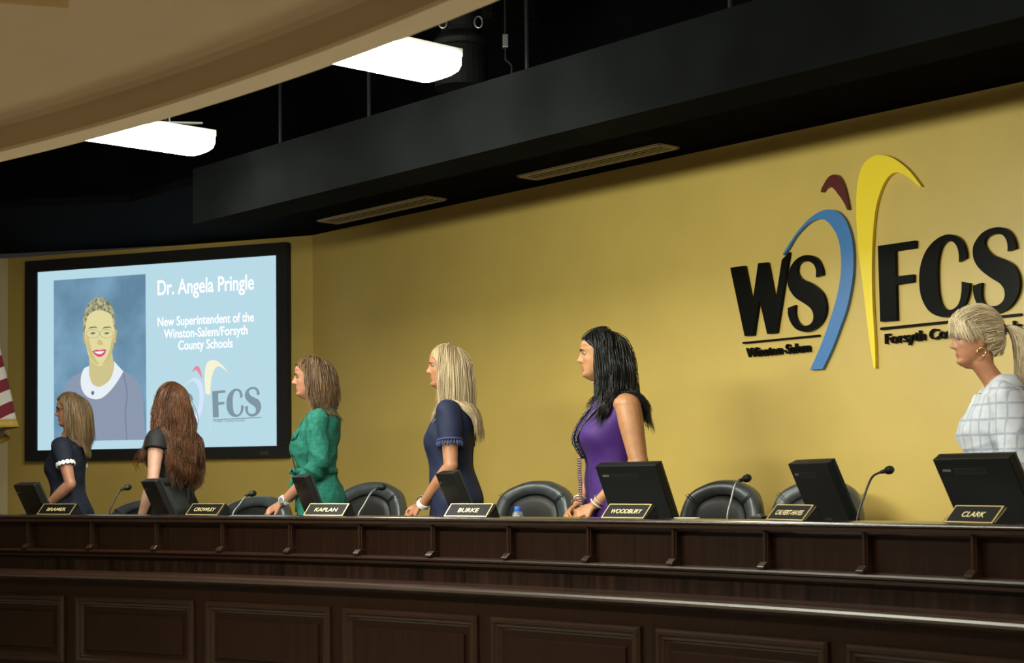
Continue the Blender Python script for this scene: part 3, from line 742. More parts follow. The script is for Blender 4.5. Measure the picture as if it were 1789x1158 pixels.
# ------------------------------------------------------------------ monitors
MON = [  # x, y, outward azimuth, tilt, top z above the camera, label
    (-2.847, 9.323, .4256 + .545, .437, .024, 'black monitor seen from behind beside the woman with the scalloped white cuff'),
    (-2.031, 8.918, .4984 + .650, .412, .038, 'narrow-looking black monitor in front of the woman with long red-brown hair'),
    (-1.123, 8.376, .5804 + .681, .359, .053, 'black monitor in front of the woman in the green shirt'),
    (-.337, 7.819, .6563 + .654, .390, .060, 'black monitor in front of the woman in the navy top with tasselled cuffs'),
    (.499, 7.117, .7422 + .084, .431, .084, 'wide black monitor in front of the woman in the purple dress'),
    (1.181, 6.445, .8180 + .519, .404, .080, 'leaning black monitor in front of an empty chair beside a microphone'),
    (1.678, 5.882, .8762 + .156, .519, .085, 'large black monitor in front of the woman in the white blouse')]
M['monback'] = pmat('charcoal monitor casing', (0.0055, 0.006, 0.0052, 1), 0.42, noise=.15, scale=80, bump=.08, bscale=900, spec=.2)
M['monedge'] = pmat('monitor bezel', (0.010, 0.011, 0.011, 1), 0.35)
def monitor(x, y, az, tilt, zt, lab, pale=False):
    t = thing('monitor', lab, 'monitor', (x + 0, y, Z_WORK), -az, 'flat monitors along the dais')
    # local: +Y faces the member, -Y is the back towards the audience
    h = (CZ + zt - Z_WORK); L = h / math.cos(tilt) - .004
    rot = Matrix.Rotation(-tilt, 3, 'X') if False else Matrix.Rotation(tilt, 3, 'X')
    top = Vector((0, 0, h)); dn = Vector((0, math.sin(tilt), -math.cos(tilt))); nb = Vector((0, -math.cos(tilt), -math.sin(tilt)))
    X = Vector((1, 0, 0))
    def P(u, v, d): return top + X * u + dn * v - nb * d      # d = depth from the back plane towards the member
    def slab(mb, u0, u1, v0, v1, d0, d1):
        vs = [P(u, v, d) for d in (d0, d1) for u, v in ((u0, v0), (u1, v0), (u1, v1), (u0, v1))]
        mb.add(vs, [(3, 2, 1, 0), (4, 5, 6, 7), (0, 1, 5, 4), (1, 2, 6, 5), (2, 3, 7, 6), (3, 0, 4, 7)])
    w = .185
    mb = MB(); slab(mb, -w, w, 0, L - .005, 0, .032)
    fix_normals(mb.build('casing', M['monback'], t, bevel=.004))
    mb = MB()
    for u0, u1, v0, v1 in ((-w, w, 0, .016), (-w, w, L - .03, L - .007), (-w, -w + .016, .016, L - .03), (w - .016, w, .016, L - .03)):
        slab(mb, u0, u1, v0, v1, .032, .044)
    fix_normals(mb.build('bezel', M['monedge'], t))
    mb = MB(); slab(mb, -w + .016, w - .016, .016, L - .03, .032, .036)
    fix_normals(mb.build('display', M['blackgloss'], t))
    mb = MB()
    for q in range(5): slab(mb, -.10, .06, .040 + q * .006, .0425 + q * .006, -.0015, .002)
    fix_normals(mb.build('vent_slots', M['blackmetal'], t))
    mb = MB(); slab(mb, -.155, -.115, .043, .053, -.001, .001)
    fix_normals(mb.build('maker_badge', M['steel'], t))
    mb = MB(); mb.box((0, math.tan(tilt) * (h - .08) + .035, .006), (.22, .16, .012)); mb.box((0, math.tan(tilt) * (h - .08) + .02, .05), (.07, .04, .09))
    mb.build('stand', M['monedge'], t, bevel=.004)
    return t
for a in MON: monitor(*a)

# ------------------------------------------------------------------ nameplates
M['plateface'] = pmat('black engraved face', (0.004, 0.004, 0.0036, 1), 0.5, spec=0.1)
M['lettergold'] = pmat('engraved gold letters', (0.62, 0.52, 0.28, 1), 0.4, metal=.3)
def nameplate(text, p_l, p_r, lab, yaw=0.0):
    """p_l, p_r: image points of the lower corners of the sloped face; the plate stands on the ledge"""
    mx, my = (p_l[0] + p_r[0]) / 2, (p_l[1] + p_r[1]) / 2
    a = arc_angle(mx, R + .14, 900)
    w = .255
    t = thing('nameplate', lab, 'nameplate', arc(a, R + .13, Z_LEDGE), -a - math.radians(yaw), 'black and gold nameplates on the ledge')
    h, dpt = .058, .075
    sl = .052
    prof = [(0, 0), (sl, h), (sl + .012, h), (dpt + .02, 0)]
    vs = [(s * w / 2, y, z) for s in (-1, 1) for y, z in prof]
    fix_normals(mesh('block', vs, [(0, 1, 2, 3), (7, 6, 5, 4), (0, 4, 5, 1), (1, 5, 6, 2), (2, 6, 7, 3), (3, 7, 4, 0)], M['black'], t))
    n = Vector((0, -h, sl)).normalized(); up = Vector((0, sl, h)).normalized()
    Mf = frame_matrix(Vector((0, sl / 2, h / 2)), (1, 0, 0), up, n)
    fl = math.hypot(sl, h)
    def fr(name, x0, y0, x1, y1, d0, d1, mat):
        vs = [Mf @ Vector((x, y, z)) for z in (d0, d1) for x, y in rect(x0, y0, x1, y1)]
        o = mesh(name, vs, [(3, 2, 1, 0), (4, 5, 6, 7), (0, 1, 5, 4), (1, 2, 6, 5), (2, 3, 7, 6), (3, 0, 4, 7)], mat, t); return o
    fr('face', -w / 2 + .004, -fl / 2 + .003, w / 2 - .004, fl / 2 - .003, 0, .002, M['plateface'])
    mb = MB(); b = .0042
    for x0, y0, x1, y1 in ((-w / 2, -fl / 2, w / 2, -fl / 2 + b), (-w / 2, fl / 2 - b, w / 2, fl / 2), (-w / 2, -fl / 2 + b, -w / 2 + b, fl / 2 - b), (w / 2 - b, -fl / 2 + b, w / 2, fl / 2 - b)):
        vs = [Mf @ Vector((x, y, z)) for z in (0, .004) for x, y in rect(x0, y0, x1, y1)]
        mb.add(vs, [(3, 2, 1, 0), (4, 5, 6, 7), (0, 1, 5, 4), (1, 2, 6, 5), (2, 3, 7, 6), (3, 0, 4, 7)])
    mb.build('gold_border', M['brass'], t)
    MB().add([(w / 2 + .0015, y, z) for y, z in ((.006, .004), (sl + .004, h - .004), (sl + .010, h - .004), (.012, .004))], [(0, 1, 2, 3)]).build('end_trim', M['chrome'], t)
    wt = min(.185, .024 * len(text))
    text_obj('lettering', text, M['lettergold'], t, Mf @ Matrix.Translation((0, -.012, .0025)), width=wt, height=.024, extrude=.0008, bold=.004)
    return t
nameplate('BRAMER', (67, 901), (123, 901), 'nameplate reading BRAMER, black with a gold border, on the ledge', 5)
nameplate('CROWLEY', (326, 901), (381, 901), 'nameplate reading CROWLEY, black with a gold border, on the ledge', 9)
nameplate('KAPLAN', (533, 902), (600, 902), 'nameplate reading KAPLAN, black with a gold border, on the ledge')
nameplate('BURKE', (779, 902), (851, 902), 'nameplate reading BURKE, black with a gold border, on the ledge')
nameplate('WOODBURY', (1053, 902), (1126, 902), 'nameplate reading WOODBURY, black with a gold border, on the ledge', 7)
nameplate('CALVERT-HAYES', (1342, 905), (1403, 905), 'nameplate reading CALVERT-HAYES, black with a gold border, before an empty chair', 20)
nameplate('CLARK', (1653, 910), (1735, 910), 'nameplate reading CLARK, black with a gold border, on the ledge', 17)

# ------------------------------------------------------------------ gooseneck microphones
M['neck'] = pmat('grey gooseneck metal', (0.16, 0.165, 0.16, 1), 0.42, metal=0.6)
def mic(base, pts, lab, shiny):
    """image points from the base up the gooseneck to the head tip; the neck bends away from the audience"""
    a = arc_angle(base[0], R + .36, 900)
    p0 = arc(a, R + .36, Z_WORK)
    t = thing('microphone', lab, 'microphone', p0, -a, 'gooseneck microphones on the dais')
    n = Vector((math.sin(a), math.cos(a), 0))
    # the neck lies in the vertical radial plane through the base
    tn = np.array([math.cos(a), -math.sin(a)]); cc = float(np.array(p0[:2]) @ tn)
    ps = []
    for px, py in pts:
        q = on_plane(px, py, tn, cc)
        ps.append(Vector((0, float((q[:2] - np.array(p0[:2])) @ np.array(n[:2])), q[2] - Z_WORK)))
    ps = [Vector((0, ps[0].y, .02))] + ps
    fine = []
    for i in range(len(ps) - 1):
        p_1 = ps[max(0, i - 1)]; p_2 = ps[min(len(ps) - 1, i + 2)]
        for k in range(5):
            u = k / 5
            fine.append(0.5 * (2 * ps[i] + (ps[i + 1] - p_1) * u + (2 * p_1 - 5 * ps[i] + 4 * ps[i + 1] - p_2) * u * u + (3 * ps[i] - p_1 - 3 * ps[i + 1] + p_2) * u ** 3))
    fine.append(ps[-1])
    MB().tube(fine[:-3], .0046, 8).build('gooseneck', M['neck'] if shiny else M['blackmetal'], t, smooth=True)
    hd = (fine[-1] - fine[-4]).normalized()
    e = fine[-1]
    MB().tube([e - hd * .075, e - hd * .06, e - hd * .035, e - hd * .03, e - hd * .012, e, e + hd * .004], [.0065, .008, .009, .0155, .0175, .0135, .005], 14).build('head', M['black'], t, smooth=True)
    MB().lathe([(.045, 0), (.045, .012), (.03, .022), (.012, .026), (.011, .04)], (0, ps[0].y, 0), 20).build('base', M['blackmetal'], t)
    return t
mic((192, 893), [(192, 893), (199, 876), (206, 862), (214, 855), (227, 850)], 'gooseneck microphone left of the woman with long red-brown hair', False)
mic((407, 897), [(407, 897), (418, 882), (428, 869), (436, 864), (445, 861)], 'gooseneck microphone left of the woman in the green shirt', True)
mic((626, 900), [(626, 900), (636, 882), (647, 863), (656, 855), (672, 850)], 'gooseneck microphone between the green shirt and the navy top', True)
mic((1271, 900), [(1271, 900), (1277, 875), (1284, 848), (1292, 840), (1309, 834)], 'gooseneck microphone in front of the empty chair, beside the purple dress', True)
mic((1498, 904), [(1498, 904), (1508, 872), (1521, 838), (1533, 827), (1558, 820)], 'dark gooseneck microphone at the right, beside the woman in white', False)

# ------------------------------------------------------------------ swivel chairs
def chair(px, ztop, lab, r=1.72, turn=0.0, wk=1.0):
    a = arc_angle(px, R + r, 870)
    t = thing('office_chair', lab, 'chair', arc(a, R + r - .2, Z_DAIS), -a + turn, 'black leather swivel chairs behind the dais')
    # local: chair faces -Y (towards the desk)
    zt = ztop - Z_DAIS; zs = .46
    hb = zt - zs - .02
    out = smooth_poly([(-.18, 0), (-.235, .06), (-.27, hb * .45), (-.262, hb * .66), (-.215, hb * .86), (-.10, hb * .975), (0, hb), (.10, hb * .975), (.215, hb * .86), (.262, hb * .66), (.27, hb * .45), (.235, .06), (.18, 0)], 4, 75)
    out = [np.array(p) * np.array([wk, 1]) for p in out]
    cen = np.array([0, hb * .5]); n = len(out)
    def pt(p, d):
        y = .20 - .38 * p[0] ** 2 * 1.6 + .06 * (p[1] / hb)
        return (p[0], y + d, zs + .02 + p[1])
    def shell(name, layers, mat):
        vs = []; fs = []
        for k, d in layers:
            for p in out: vs.append(pt(cen + (np.array(p) - cen) * k, d))
        m = len(layers)
        for i in range(m - 1):
            for j in range(n): fs.append((i * n + j, i * n + (j + 1) % n, (i + 1) * n + (j + 1) % n, (i + 1) * n + j))
        fs.append(tuple(range(n - 1, -1, -1)))
        fs.append(tuple((m - 1) * n + j for j in range(n)))
        o = mesh(name, vs, fs, mat, t, True); fix_normals(o); return o
    shell('backrest', [(.90, .075), (.97, .06), (1.0, .03), (1.0, .01), (.985, -.012), (.95, -.026), (.88, -.034), (.78, -.034), (.70, -.026), (.665, -.008), (.66, .02)], M['leather'])
    shell('back_pad', [(.665, .0), (.662, -.014), (.63, -.026), (.5, -.034), (.3, -.038)], M['meshpad'])
    for s in (-1, 1):
        for q in (0, .012):
            p0 = np.array([s * (.215 + q) * wk, hb * (.86 - q * 1.5)]); p1 = cen + (p0 - cen) * .66
            MB().tube([pt(p0 + (p1 - p0) * u, -.033 - .006 * math.sin(PI * u)) for u in np.linspace(.06, .95, 7)], .0022, 5).build('seam', M['meshpad'], t)
    so = MB().box((0, -.03, zs - .04), (.43, .46, .10)).build('seat', M['leather'], t, bevel=.035)
    ar = MB()
    for s in (-1, 1):
        arm = MB().tube([(s * .215, .12, zs - .06), (s * .232, .10, zs + .05), (s * .234, .06, zs + .16), (s * .234, -.14, zs + .18), (s * .232, -.16, zs + .02), (s * .215, -.12, zs - .06)], .018, 8)
        arm.build('armrest', M['black'], t, smooth=True)
    MB().lathe([(.03, .1), (.03, zs - .09)], n=12).build('gas_column', M['chrome'], t)
    bs = MB()
    for q in range(5):
        g = q * 2 * PI / 5 + .3
        bs.tube([(0, 0, .11), (.12 * math.cos(g), .12 * math.sin(g), .10), (.21 * math.cos(g), .21 * math.sin(g), .07)], [.03, .025, .018], 8)
        bs.ball((.21 * math.cos(g), .21 * math.sin(g), .03), .03, 10)
    bs.build('star_base', M['black'], t)
    return t
chair(247, CZ - .075, 'black leather chair left of the woman with long red-brown hair', wk=.98)
chair(444, CZ - .055, 'black leather chair left of the woman in the green shirt')
chair(641, CZ + .028, 'black leather chair right of the woman in the green shirt')
chair(930, CZ + .026, 'black leather chair left of the woman in the purple dress')
chair(1256, CZ + .020, 'black leather chair behind a microphone, next to the purple dress', r=1.66, wk=.90)
chair(1422, CZ + .024, 'black leather chair behind the leaning monitor, nearest the white blouse', r=1.80, wk=.96)

# ------------------------------------------------------------------ bottle, papers, small desk items
ba = arc_angle(895, R + .36, 895)
bt = thing('water_bottle', 'small clear water bottle with a blue cap on the dais', 'bottle', arc(ba, R + .40, Z_WORK))
gl, n_, l_, b_ = new_mat('clear plastic'); b_.inputs['Base Color'].default_value = (.75, .85, .95, 1); b_.inputs['Transmission Weight'].default_value = .9; b_.inputs['Roughness'].default_value = .08; b_.inputs['IOR'].default_value = 1.35
MB().lathe([(.026, 0), (.028, .006), (.028, .045), (.026, .05), (.028, .055), (.028, .078), (.022, .094), (.0135, .104), (.0135, .109)], n=24).build('bottle_body', gl, bt, smooth=True)
MB().lathe([(.0155, .104), (.0165, .106), (.0165, .120), (.0150, .123)], n=24).build('cap', pmat('blue cap', (.02, .11, .52, 1), .35), bt)
MB().lathe([(.0285, .018), (.0285, .05)], n=24).build('bottle_label', pmat('pale label', (.35, .45, .62, 1), .5), bt)
pa = arc_angle(1196, R + .34, 900)
o = MB().box((0, 0, .035), (.11, .06, .07)).box((0, -.01, .075), (.10, .05, .012)).build('paper_stack', pmat('white paper', (.72, .70, .66, 1), .7), bevel=.002)
o.location = arc(pa, R + .36, Z_WORK); o.rotation_euler = (0, 0, -pa + .3)
tag(o, 'small stack of white paper on the dais left of the middle empty chair', 'paper')
ia = arc_angle(1327, R + .42, 900)
ct = thing('card_reader', 'small black desk device beside the nameplate of the empty seat', 'desk device', arc(ia, R + .42, Z_WORK), -ia)
MB().box((0, 0, .045), (.06, .05, .09)).build('device_body', M['black'], ct, bevel=.004)
MB().lathe([(.012, .09), (.012, .097)], n=14).build('button', M['steel'], ct)

# ------------------------------------------------------------------ flag on a pole at the left edge
fa = on_plane(-53, 800, np.array([0., 1.]), 11.3)
ft = thing('flag', 'striped red and white flag with gold fringe hanging at the left edge', 'flag', (fa[0], fa[1], Z_DAIS))
FH = 1.62 + (CZ - Z_DAIS)
MB().tube([(0, 0, .03), (0, 0, FH)], .014, 10).build('pole', M['brass'], ft, smooth=True)
MB().lathe([(.17, 0), (.17, .015), (.05, .04), (.02, .06)], n=24).build('base', M['brass'], ft)
MB().lathe([(.02, FH), (.03, FH + .03), (.012, FH + .06), (.022, FH + .09), (.0, FH + .2)], n=12).build('finial', M['brass'], ft)
def flag_surface():
    nu, nv = 48, 40
    vs = []; fs = []; mi = []
    zb0 = CZ - Z_DAIS + .335
    for j in range(nv + 1):
        v = j / nv
        for i in range(nu + 1):
            u = i / nu; th_ = -PI * .98 + 2 * PI * .98 * u
            rr = (.045 + .235 * v ** .8) * (1 + .16 * math.sin(6 * th_ + 2.2 * v) * (.3 + v))
            low = .15 * math.cos(th_) * v - .03 * math.sin(th_) * v
            vs.append((rr * math.cos(th_), rr * math.sin(th_) * .7, FH - .06 - (FH - .06 - zb0) * v + low))
    for j in range(nv):
        for i in range(nu):
            a = j * (nu + 1) + i
            fs.append((a, a + 1, a + nu + 2, a + nu + 1))
            th_ = -PI * .98 + 2 * PI * .98 * (i + .5) / nu
            z = vs[a][2]
            k = (z - .45 * vs[a][0]) / .080
            mi.append(int(math.floor(k)) % 2)
    m, n, l, b = new_mat('striped flag cloth')
    tc = n.new('ShaderNodeTexCoord'); sp = n.new('ShaderNodeSeparateXYZ'); l.new(tc.outputs['Object'], sp.inputs[0])
    m1 = n.new('ShaderNodeMath'); m1.operation = 'MULTIPLY_ADD'; m1.inputs[1].default_value = -.55; l.new(sp.outputs['X'], m1.inputs[0]); l.new(sp.outputs['Z'], m1.inputs[2])
    m2 = n.new('ShaderNodeMath'); m2.operation = 'MULTIPLY'; m2.inputs[1].default_value = 1 / .185; l.new(m1.outputs[0], m2.inputs[0])
    m3 = n.new('ShaderNodeMath'); m3.operation = 'FRACT'; l.new(m2.outputs[0], m3.inputs[0])
    m4 = n.new('ShaderNodeMath'); m4.operation = 'GREATER_THAN'; m4.inputs[1].default_value = .5; l.new(m3.outputs[0], m4.inputs[0])
    mx = n.new('ShaderNodeMix'); mx.data_type = 'RGBA'; mx.inputs[6].default_value = (.17, .010, .02, 1); mx.inputs[7].default_value = (.62, .60, .56, 1)
    l.new(m4.outputs[0], mx.inputs[0]); l.new(mx.outputs[2], b.inputs['Base Color']); b.inputs['Roughness'].default_value = .8
    o = mesh('cloth', vs, fs, m, ft, True)
    o.modifiers.new('thick', 'SOLIDIFY').thickness = .003
    fv = []; ff = []
    rim = vs[nv * (nu + 1):]
    for p in rim:
        fv += [(p[0], p[1], p[2] + .004), (p[0] * 1.03, p[1] * 1.03, p[2] - .022), (p[0] * 1.05, p[1] * 1.05, p[2] - .05)]
    for i in range(nu):
        for q in range(2): ff.append((3 * i + q, 3 * i + 3 + q, 3 * i + 4 + q, 3 * i + 1 + q))
    o2 = mesh('fringe', fv, ff, pmat('gold fringe', (.50, .33, .06, 1), .6, noise=.4, scale=90, stretch=(6, 6, .4)), ft, True)
    o2.modifiers.new('thick', 'SOLIDIFY').thickness = .006
flag_surface()
# ------------------------------------------------------------------ people
def interp(tab, z):
    return np.interp(z, [t[0] for t in tab], [t[1] for t in tab])
def rings_mesh(rings, n=40):
    """rings: list of arrays (n,3) -> closed verts / faces"""
    vs = []; fs = []
    for r in rings: vs += [tuple(p) for p in r]
    k = len(rings)
    for i in range(k - 1):
        for j in range(n): fs.append((i * n + j, i * n + (j + 1) % n, (i + 1) * n + (j + 1) % n, (i + 1) * n + j))
    fs.append(tuple(range(n - 1, -1, -1))); fs.append(tuple((k - 1) * n + j for j in range(n)))
    return vs, fs
# head, local frame: z = 0 at the chin, face towards -Y
HF = [(-.012, -.045), (0, -.066), (.010, -.079), (.020, -.082), (.032, -.078), (.042, -.080), (.058, -.081), (.075, -.081), (.10, -.083), (.125, -.088), (.14, -.090), (.16, -.089), (.18, -.081), (.20, -.063), (.212, -.045), (.222, -.018), (.226, 0)]
HB = [(-.012, -.02), (0, .0), (.02, .020), (.045, .050), (.07, .078), (.10, .096), (.13, .102), (.16, .099), (.18, .088), (.20, .068), (.212, .048), (.222, .018), (.226, 0)]
HW = [(-.012, .012), (0, .022), (.010, .033), (.022, .042), (.035, .050), (.055, .058), (.08, .065), (.11, .071), (.14, .075), (.165, .0735), (.185, .064), (.20, .052), (.212, .037), (.222, .016), (.226, .001)]
NOSE = [(.062, 0), (.069, .006), (.074, .020), (.080, .0285), (.086, .026), (.095, .019), (.105, .0125), (.115, .007), (.124, .003), (.132, 0)]
NSIG = [(.062, .018), (.074, .0145), (.084, .0115), (.10, .0085), (.13, .0075)]
def head_geo(nose_k=1.0, chin_k=0.0, full=1.0):
    n = 96; rings = []
    zs = np.concatenate([np.linspace(-.012, .15, 66), np.linspace(.153, .2255, 22)])
    for z in zs:
        f, b, w = interp(HF, z), interp(HB, z), interp(HW, z) * full
        th = np.linspace(0, 2 * PI, n, endpoint=False)
        c, s = np.cos(th), np.sin(th)
        mid = (f + b) / 2; hy = (b - f) / 2
        e = 0.86 if z < .14 else 0.95
        x = w * np.sign(s) * np.abs(s) ** e
        y = mid - hy * np.sign(c) * np.abs(c) ** (.92)
        # narrower face in front
        fr = np.clip(-(y - mid) / hy, 0, 1)
        x *= 1 - .13 * fr ** 2 * (z < .15)
        front = (c > 0)
        d = np.zeros(n)
        na, ns = interp(NOSE, z) * nose_k, interp(NSIG, z)
        d += na * np.exp(-(x / ns) ** 2 / 1.2) * front
        for zc_, amp, sg in ((.0525, .0055, .0042), (.0405, .0060, .0052)):       # lips
            d += amp * np.exp(-((z - zc_) / sg) ** 2) * np.exp(-(x / .017) ** 2) * front
        d -= .0022 * np.exp(-((z - .0468) / .0022) ** 2) * np.exp(-(x / .021) ** 2) * front
        d -= .004 * np.exp(-((z - .030) / .006) ** 2) * np.exp(-(x / .02) ** 2) * front
        d += (.004 + chin_k) * np.exp(-((z - .014) / .011) ** 2) * np.exp(-(x / .020) ** 2) * front
        d -= .0095 * np.exp(-((z - .114) / .011) ** 2) * np.exp(-((np.abs(x) - .031) / .014) ** 2) * front   # eye sockets
        d += .0035 * np.exp(-((z - .131) / .007) ** 2) * np.exp(-((np.abs(x) - .026) / .022) ** 2) * front   # brow ridge
        d += .005 * np.exp(-((z - .085) / .018) ** 2) * np.exp(-((np.abs(x) - .044) / .015) ** 2) * front    # cheek bones
        d += .0065 * np.exp(-((z - .1195) / .0042) ** 2) * np.exp(-((np.abs(x) - .030) / .013) ** 2) * front + .0035 * np.exp(-((z - .1075) / .0035) ** 2) * np.exp(-((np.abs(x) - .030) / .012) ** 2) * front   # upper lid
        y = y - d
        rings.append(np.stack([x, y, np.full(n, z)], 1))
    return rings_mesh(rings, n)
def tube_geo(pts, rad, n=18):
    mb = MB().tube(pts, rad, n); return mb.v, mb.f
def spline(pts, k=6):
    pts = [np.array(p, float) for p in pts]; out = []
    for i in range(len(pts) - 1):
        p0 = pts[max(0, i - 1)]; p1 = pts[i]; p2 = pts[i + 1]; p3 = pts[min(len(pts) - 1, i + 2)]
        for j in range(k):
            t = j / k
            out.append(.5 * (2 * p1 + (p2 - p0) * t + (2 * p0 - 5 * p1 + 4 * p2 - p3) * t * t + (3 * p1 - p0 - 3 * p2 + p3) * t ** 3))
    out.append(pts[-1]); return out
def ring(z, rx, f, b, cx=0, cy=0, n=40, p=.92, tx=0.0):
    th = np.linspace(0, 2 * PI, n, endpoint=False); c, s = np.cos(th), np.sin(th)
    x = cx + rx * np.sign(s) * np.abs(s) ** p
    y = cy - np.where(c > 0, f, b) * np.sign(c) * np.abs(c) ** p
    return np.stack([x, y, np.full(n, z)], 1)
def loft(tab, n=40, k=4, p=.92):
    """tab rows: z, half width, front depth, back depth, centre y"""
    tab = np.array(tab, float); rows = spline(list(tab), k)
    return rings_mesh([ring(r[0], max(r[1], .004), max(r[2], .004), max(r[3], .004), 0, r[4], n, p) for r in rows], n)
def bust(vs, amp, z0=1.165, y0=-.05, sx=.075, sig=.062):
    out = []
    for x, y, z in vs:
        if y < 0.02:
            d = amp * (math.exp(-((x - sx) ** 2 + (z - z0) ** 2) / (2 * sig ** 2)) + math.exp(-((x + sx) ** 2 + (z - z0) ** 2) / (2 * sig ** 2)))
            y -= d * min(1, max(0, (0.02 - y) / .07))
        out.append((x, y, z))
    return out
def np_smooth(co, edges, it, w=None, lam=.5):
    n = len(co); deg = np.bincount(edges.ravel(), minlength=n).astype(float)[:, None]
    for _ in range(it):
        acc = np.zeros_like(co)
        np.add.at(acc, edges[:, 0], co[edges[:, 1]]); np.add.at(acc, edges[:, 1], co[edges[:, 0]])
        d = acc / np.maximum(deg, 1) - co
        co = co + lam * (d if w is None else d * w[:, None])
    return co
def fuse(name, geos, voxel, parent, mats, smooth=2, wfun=None, post=None, fmatfun=None, place=None):
    """join closed shapes into ONE continuous skin with a voxel remesh"""
    vs = []; fs = []
    for v, f in geos:
        n = len(vs); vs += [tuple(p) for p in v]; fs += [tuple(i + n for i in q) for q in f]
    me = bpy.data.meshes.new(name); me.from_pydata([tuple(map(float, v)) for v in vs], [], fs)
    bm = bmesh.new(); bm.from_mesh(me)
    # orient every shell outwards
    bmesh.ops.recalc_face_normals(bm, faces=bm.faces[:]); bm.to_mesh(me); bm.free()
    tmp = bpy.data.objects.new('tmp', me); COL.objects.link(tmp)
    m = tmp.modifiers.new('r', 'REMESH'); m.mode = 'VOXEL'; m.voxel_size = voxel; m.adaptivity = 0.0
    dg = bpy.context.evaluated_depsgraph_get(); dg.update()
    out = bpy.data.meshes.new_from_object(tmp.evaluated_get(dg))
    bpy.data.objects.remove(tmp); bpy.data.meshes.remove(me)
    n = len(out.vertices); co = np.zeros(n * 3); out.vertices.foreach_get('co', co); co = co.reshape(-1, 3)
    ed = np.zeros(len(out.edges) * 2, dtype=np.int64); out.edges.foreach_get('vertices', ed); ed = ed.reshape(-1, 2)
    co = np_smooth(co, ed, smooth, None if wfun is None else wfun(co))
    if post is not None:
        out.vertices.foreach_set('co', co.ravel()); out.update()
        no = np.zeros(n * 3); out.vertices.foreach_get('normal', no); no = no.reshape(-1, 3)
        co = post(co, no)
    if place is not None: co = place(co)
    out.vertices.foreach_set('co', co.ravel())
    out.materials.clear()
    for mm in mats: out.materials.append(mm)
    out.polygons.foreach_set('use_smooth', [True] * len(out.polygons))
    if fmatfun is not None:
        k = len(out.polygons); ce = np.zeros(k * 3); out.polygons.foreach_get('center', ce)
        # centres from the moved vertices
        lv = np.zeros(len(out.loops), dtype=np.int64); out.loops.foreach_get('vertex_index', lv)
        ls = np.zeros(k, dtype=np.int64); out.polygons.foreach_get('loop_start', ls)
        out.polygons.foreach_set('material_index', fmatfun(co[lv[ls]]).astype(np.int32))
    out.update(); out.name = name
    return link(bpy.data.objects.new(name, out), parent)

def hand_geo(wrist, dirv, palm_n, side, curl=.5, k=1.0, spread=1.0):
    """wrist point, finger direction, palm normal (towards the palm side), side=+1 when the thumb lies along dirv x palm_n"""
    d = np.array(dirv, float); d /= np.linalg.norm(d)
    p = np.array(palm_n, float); p -= d * (p @ d); p /= np.linalg.norm(p)
    t = np.cross(d, p) * side
    w = np.array(wrist, float); g = []
    # palm: flattened loft
    rr = []
    for u, hw, ht in ((-.022, .022, .018), (0, .024, .017), (.025, .032, .0165), (.05, .038, .015), (.075, .039, .0125), (.088, .035, .009)):
        th = np.linspace(0, 2 * PI, 20, endpoint=False)
        rr.append(np.array([w + d * u * k + t * hw * k * math.cos(a) + p * ht * k * math.sin(a) for a in th]))
    g.append(rings_mesh(rr, 20))
    for i, (off, ln, r0) in enumerate(((.030, .068, .0088), (.0105, .077, .0090), (-.009, .071, .0085), (-.0275, .055, .0076))):
        b = w + d * .080 * k + t * off * k
        pts = [b - d * .015 * k]; dd = d + t * (off * .9 * spread); dd /= np.linalg.norm(dd); rad = [r0 * k]
        pos = b.copy(); ang = 0
        for j, (fr, bend) in enumerate(((.45, .55), (.30, .8), (.25, .55))):
            ang += bend * curl * (1 + .07 * i)
            v = dd * math.cos(ang) + p * math.sin(ang)
            for s in (.5, 1):
                pts.append(pos + v * ln * k * fr * s); rad.append(r0 * k * (1 - .10 * (j + s)) * (1.06 if s == 1 and j < 2 else 1))
            pos = pts[-1]
        g.append(tube_geo(pts, rad, 10)); g.append((lambda m: (m.v, m.f))(MB().ball(pts[-1], rad[-1], 10)))
    b = w + d * .022 * k + t * .024 * k
    v1 = d * .62 + t * .66 + p * .30; v2 = d * .85 + t * .22 + p * .42
    pts = [b - v1 * .012 * k, b + v1 * .03 * k, b + v1 * .044 * k, b + v1 * .044 * k + v2 * .018 * k, b + v1 * .044 * k + v2 * .038 * k]
    g.append(tube_geo(pts, [.0125 * k, .0115 * k, .0102 * k, .0098 * k, .0075 * k], 10)); g.append((lambda m: (m.v, m.f))(MB().ball(pts[-1], .0075 * k, 10)))
    return g
def arm_pts(sh, el, wr):
    return spline([sh, np.array(sh) * .55 + np.array(el) * .45, el, np.array(el) * .5 + np.array(wr) * .5, wr], 5)
def arm_geo(sh, el, wr, k=1.0, fat=1.0):
    sh, el, wr = (np.array(q, float) for q in (sh, el, wr))
    pts = [sh, sh + (el - sh) * .3, sh + (el - sh) * .62, el - (el - sh) * .1, el, el + (wr - el) * .14, el + (wr - el) * .38, el + (wr - el) * .72, wr]
    rad = [.052 * fat, .050 * fat, .043 * fat, .0375 * fat, .037 * fat, .039 * fat, .038, .029, .0245]
    P = spline([tuple(p) + (r,) for p, r in zip(pts, rad)], 4)
    return tube_geo([p[:3] for p in P], [p[3] * k for p in P], 18)
TORSO = [(.70, .16, .10, .10, .01), (.78, .178, .112, .125, .012), (.86, .182, .110, .140, .012), (.94, .165, .106, .122, .006), (1.02, .140, .098, .098, 0), (1.09, .140, .098, .098, -.002), (1.16, .150, .106, .104, 0), (1.23, .160, .100, .112, .004), (1.29, .166, .084, .110, .012), (1.335, .150, .066, .092, .018), (1.365, .105, .054, .072, .022), (1.39, .066, .050, .056, .020), (1.41, .05, .048, .05, .016)]
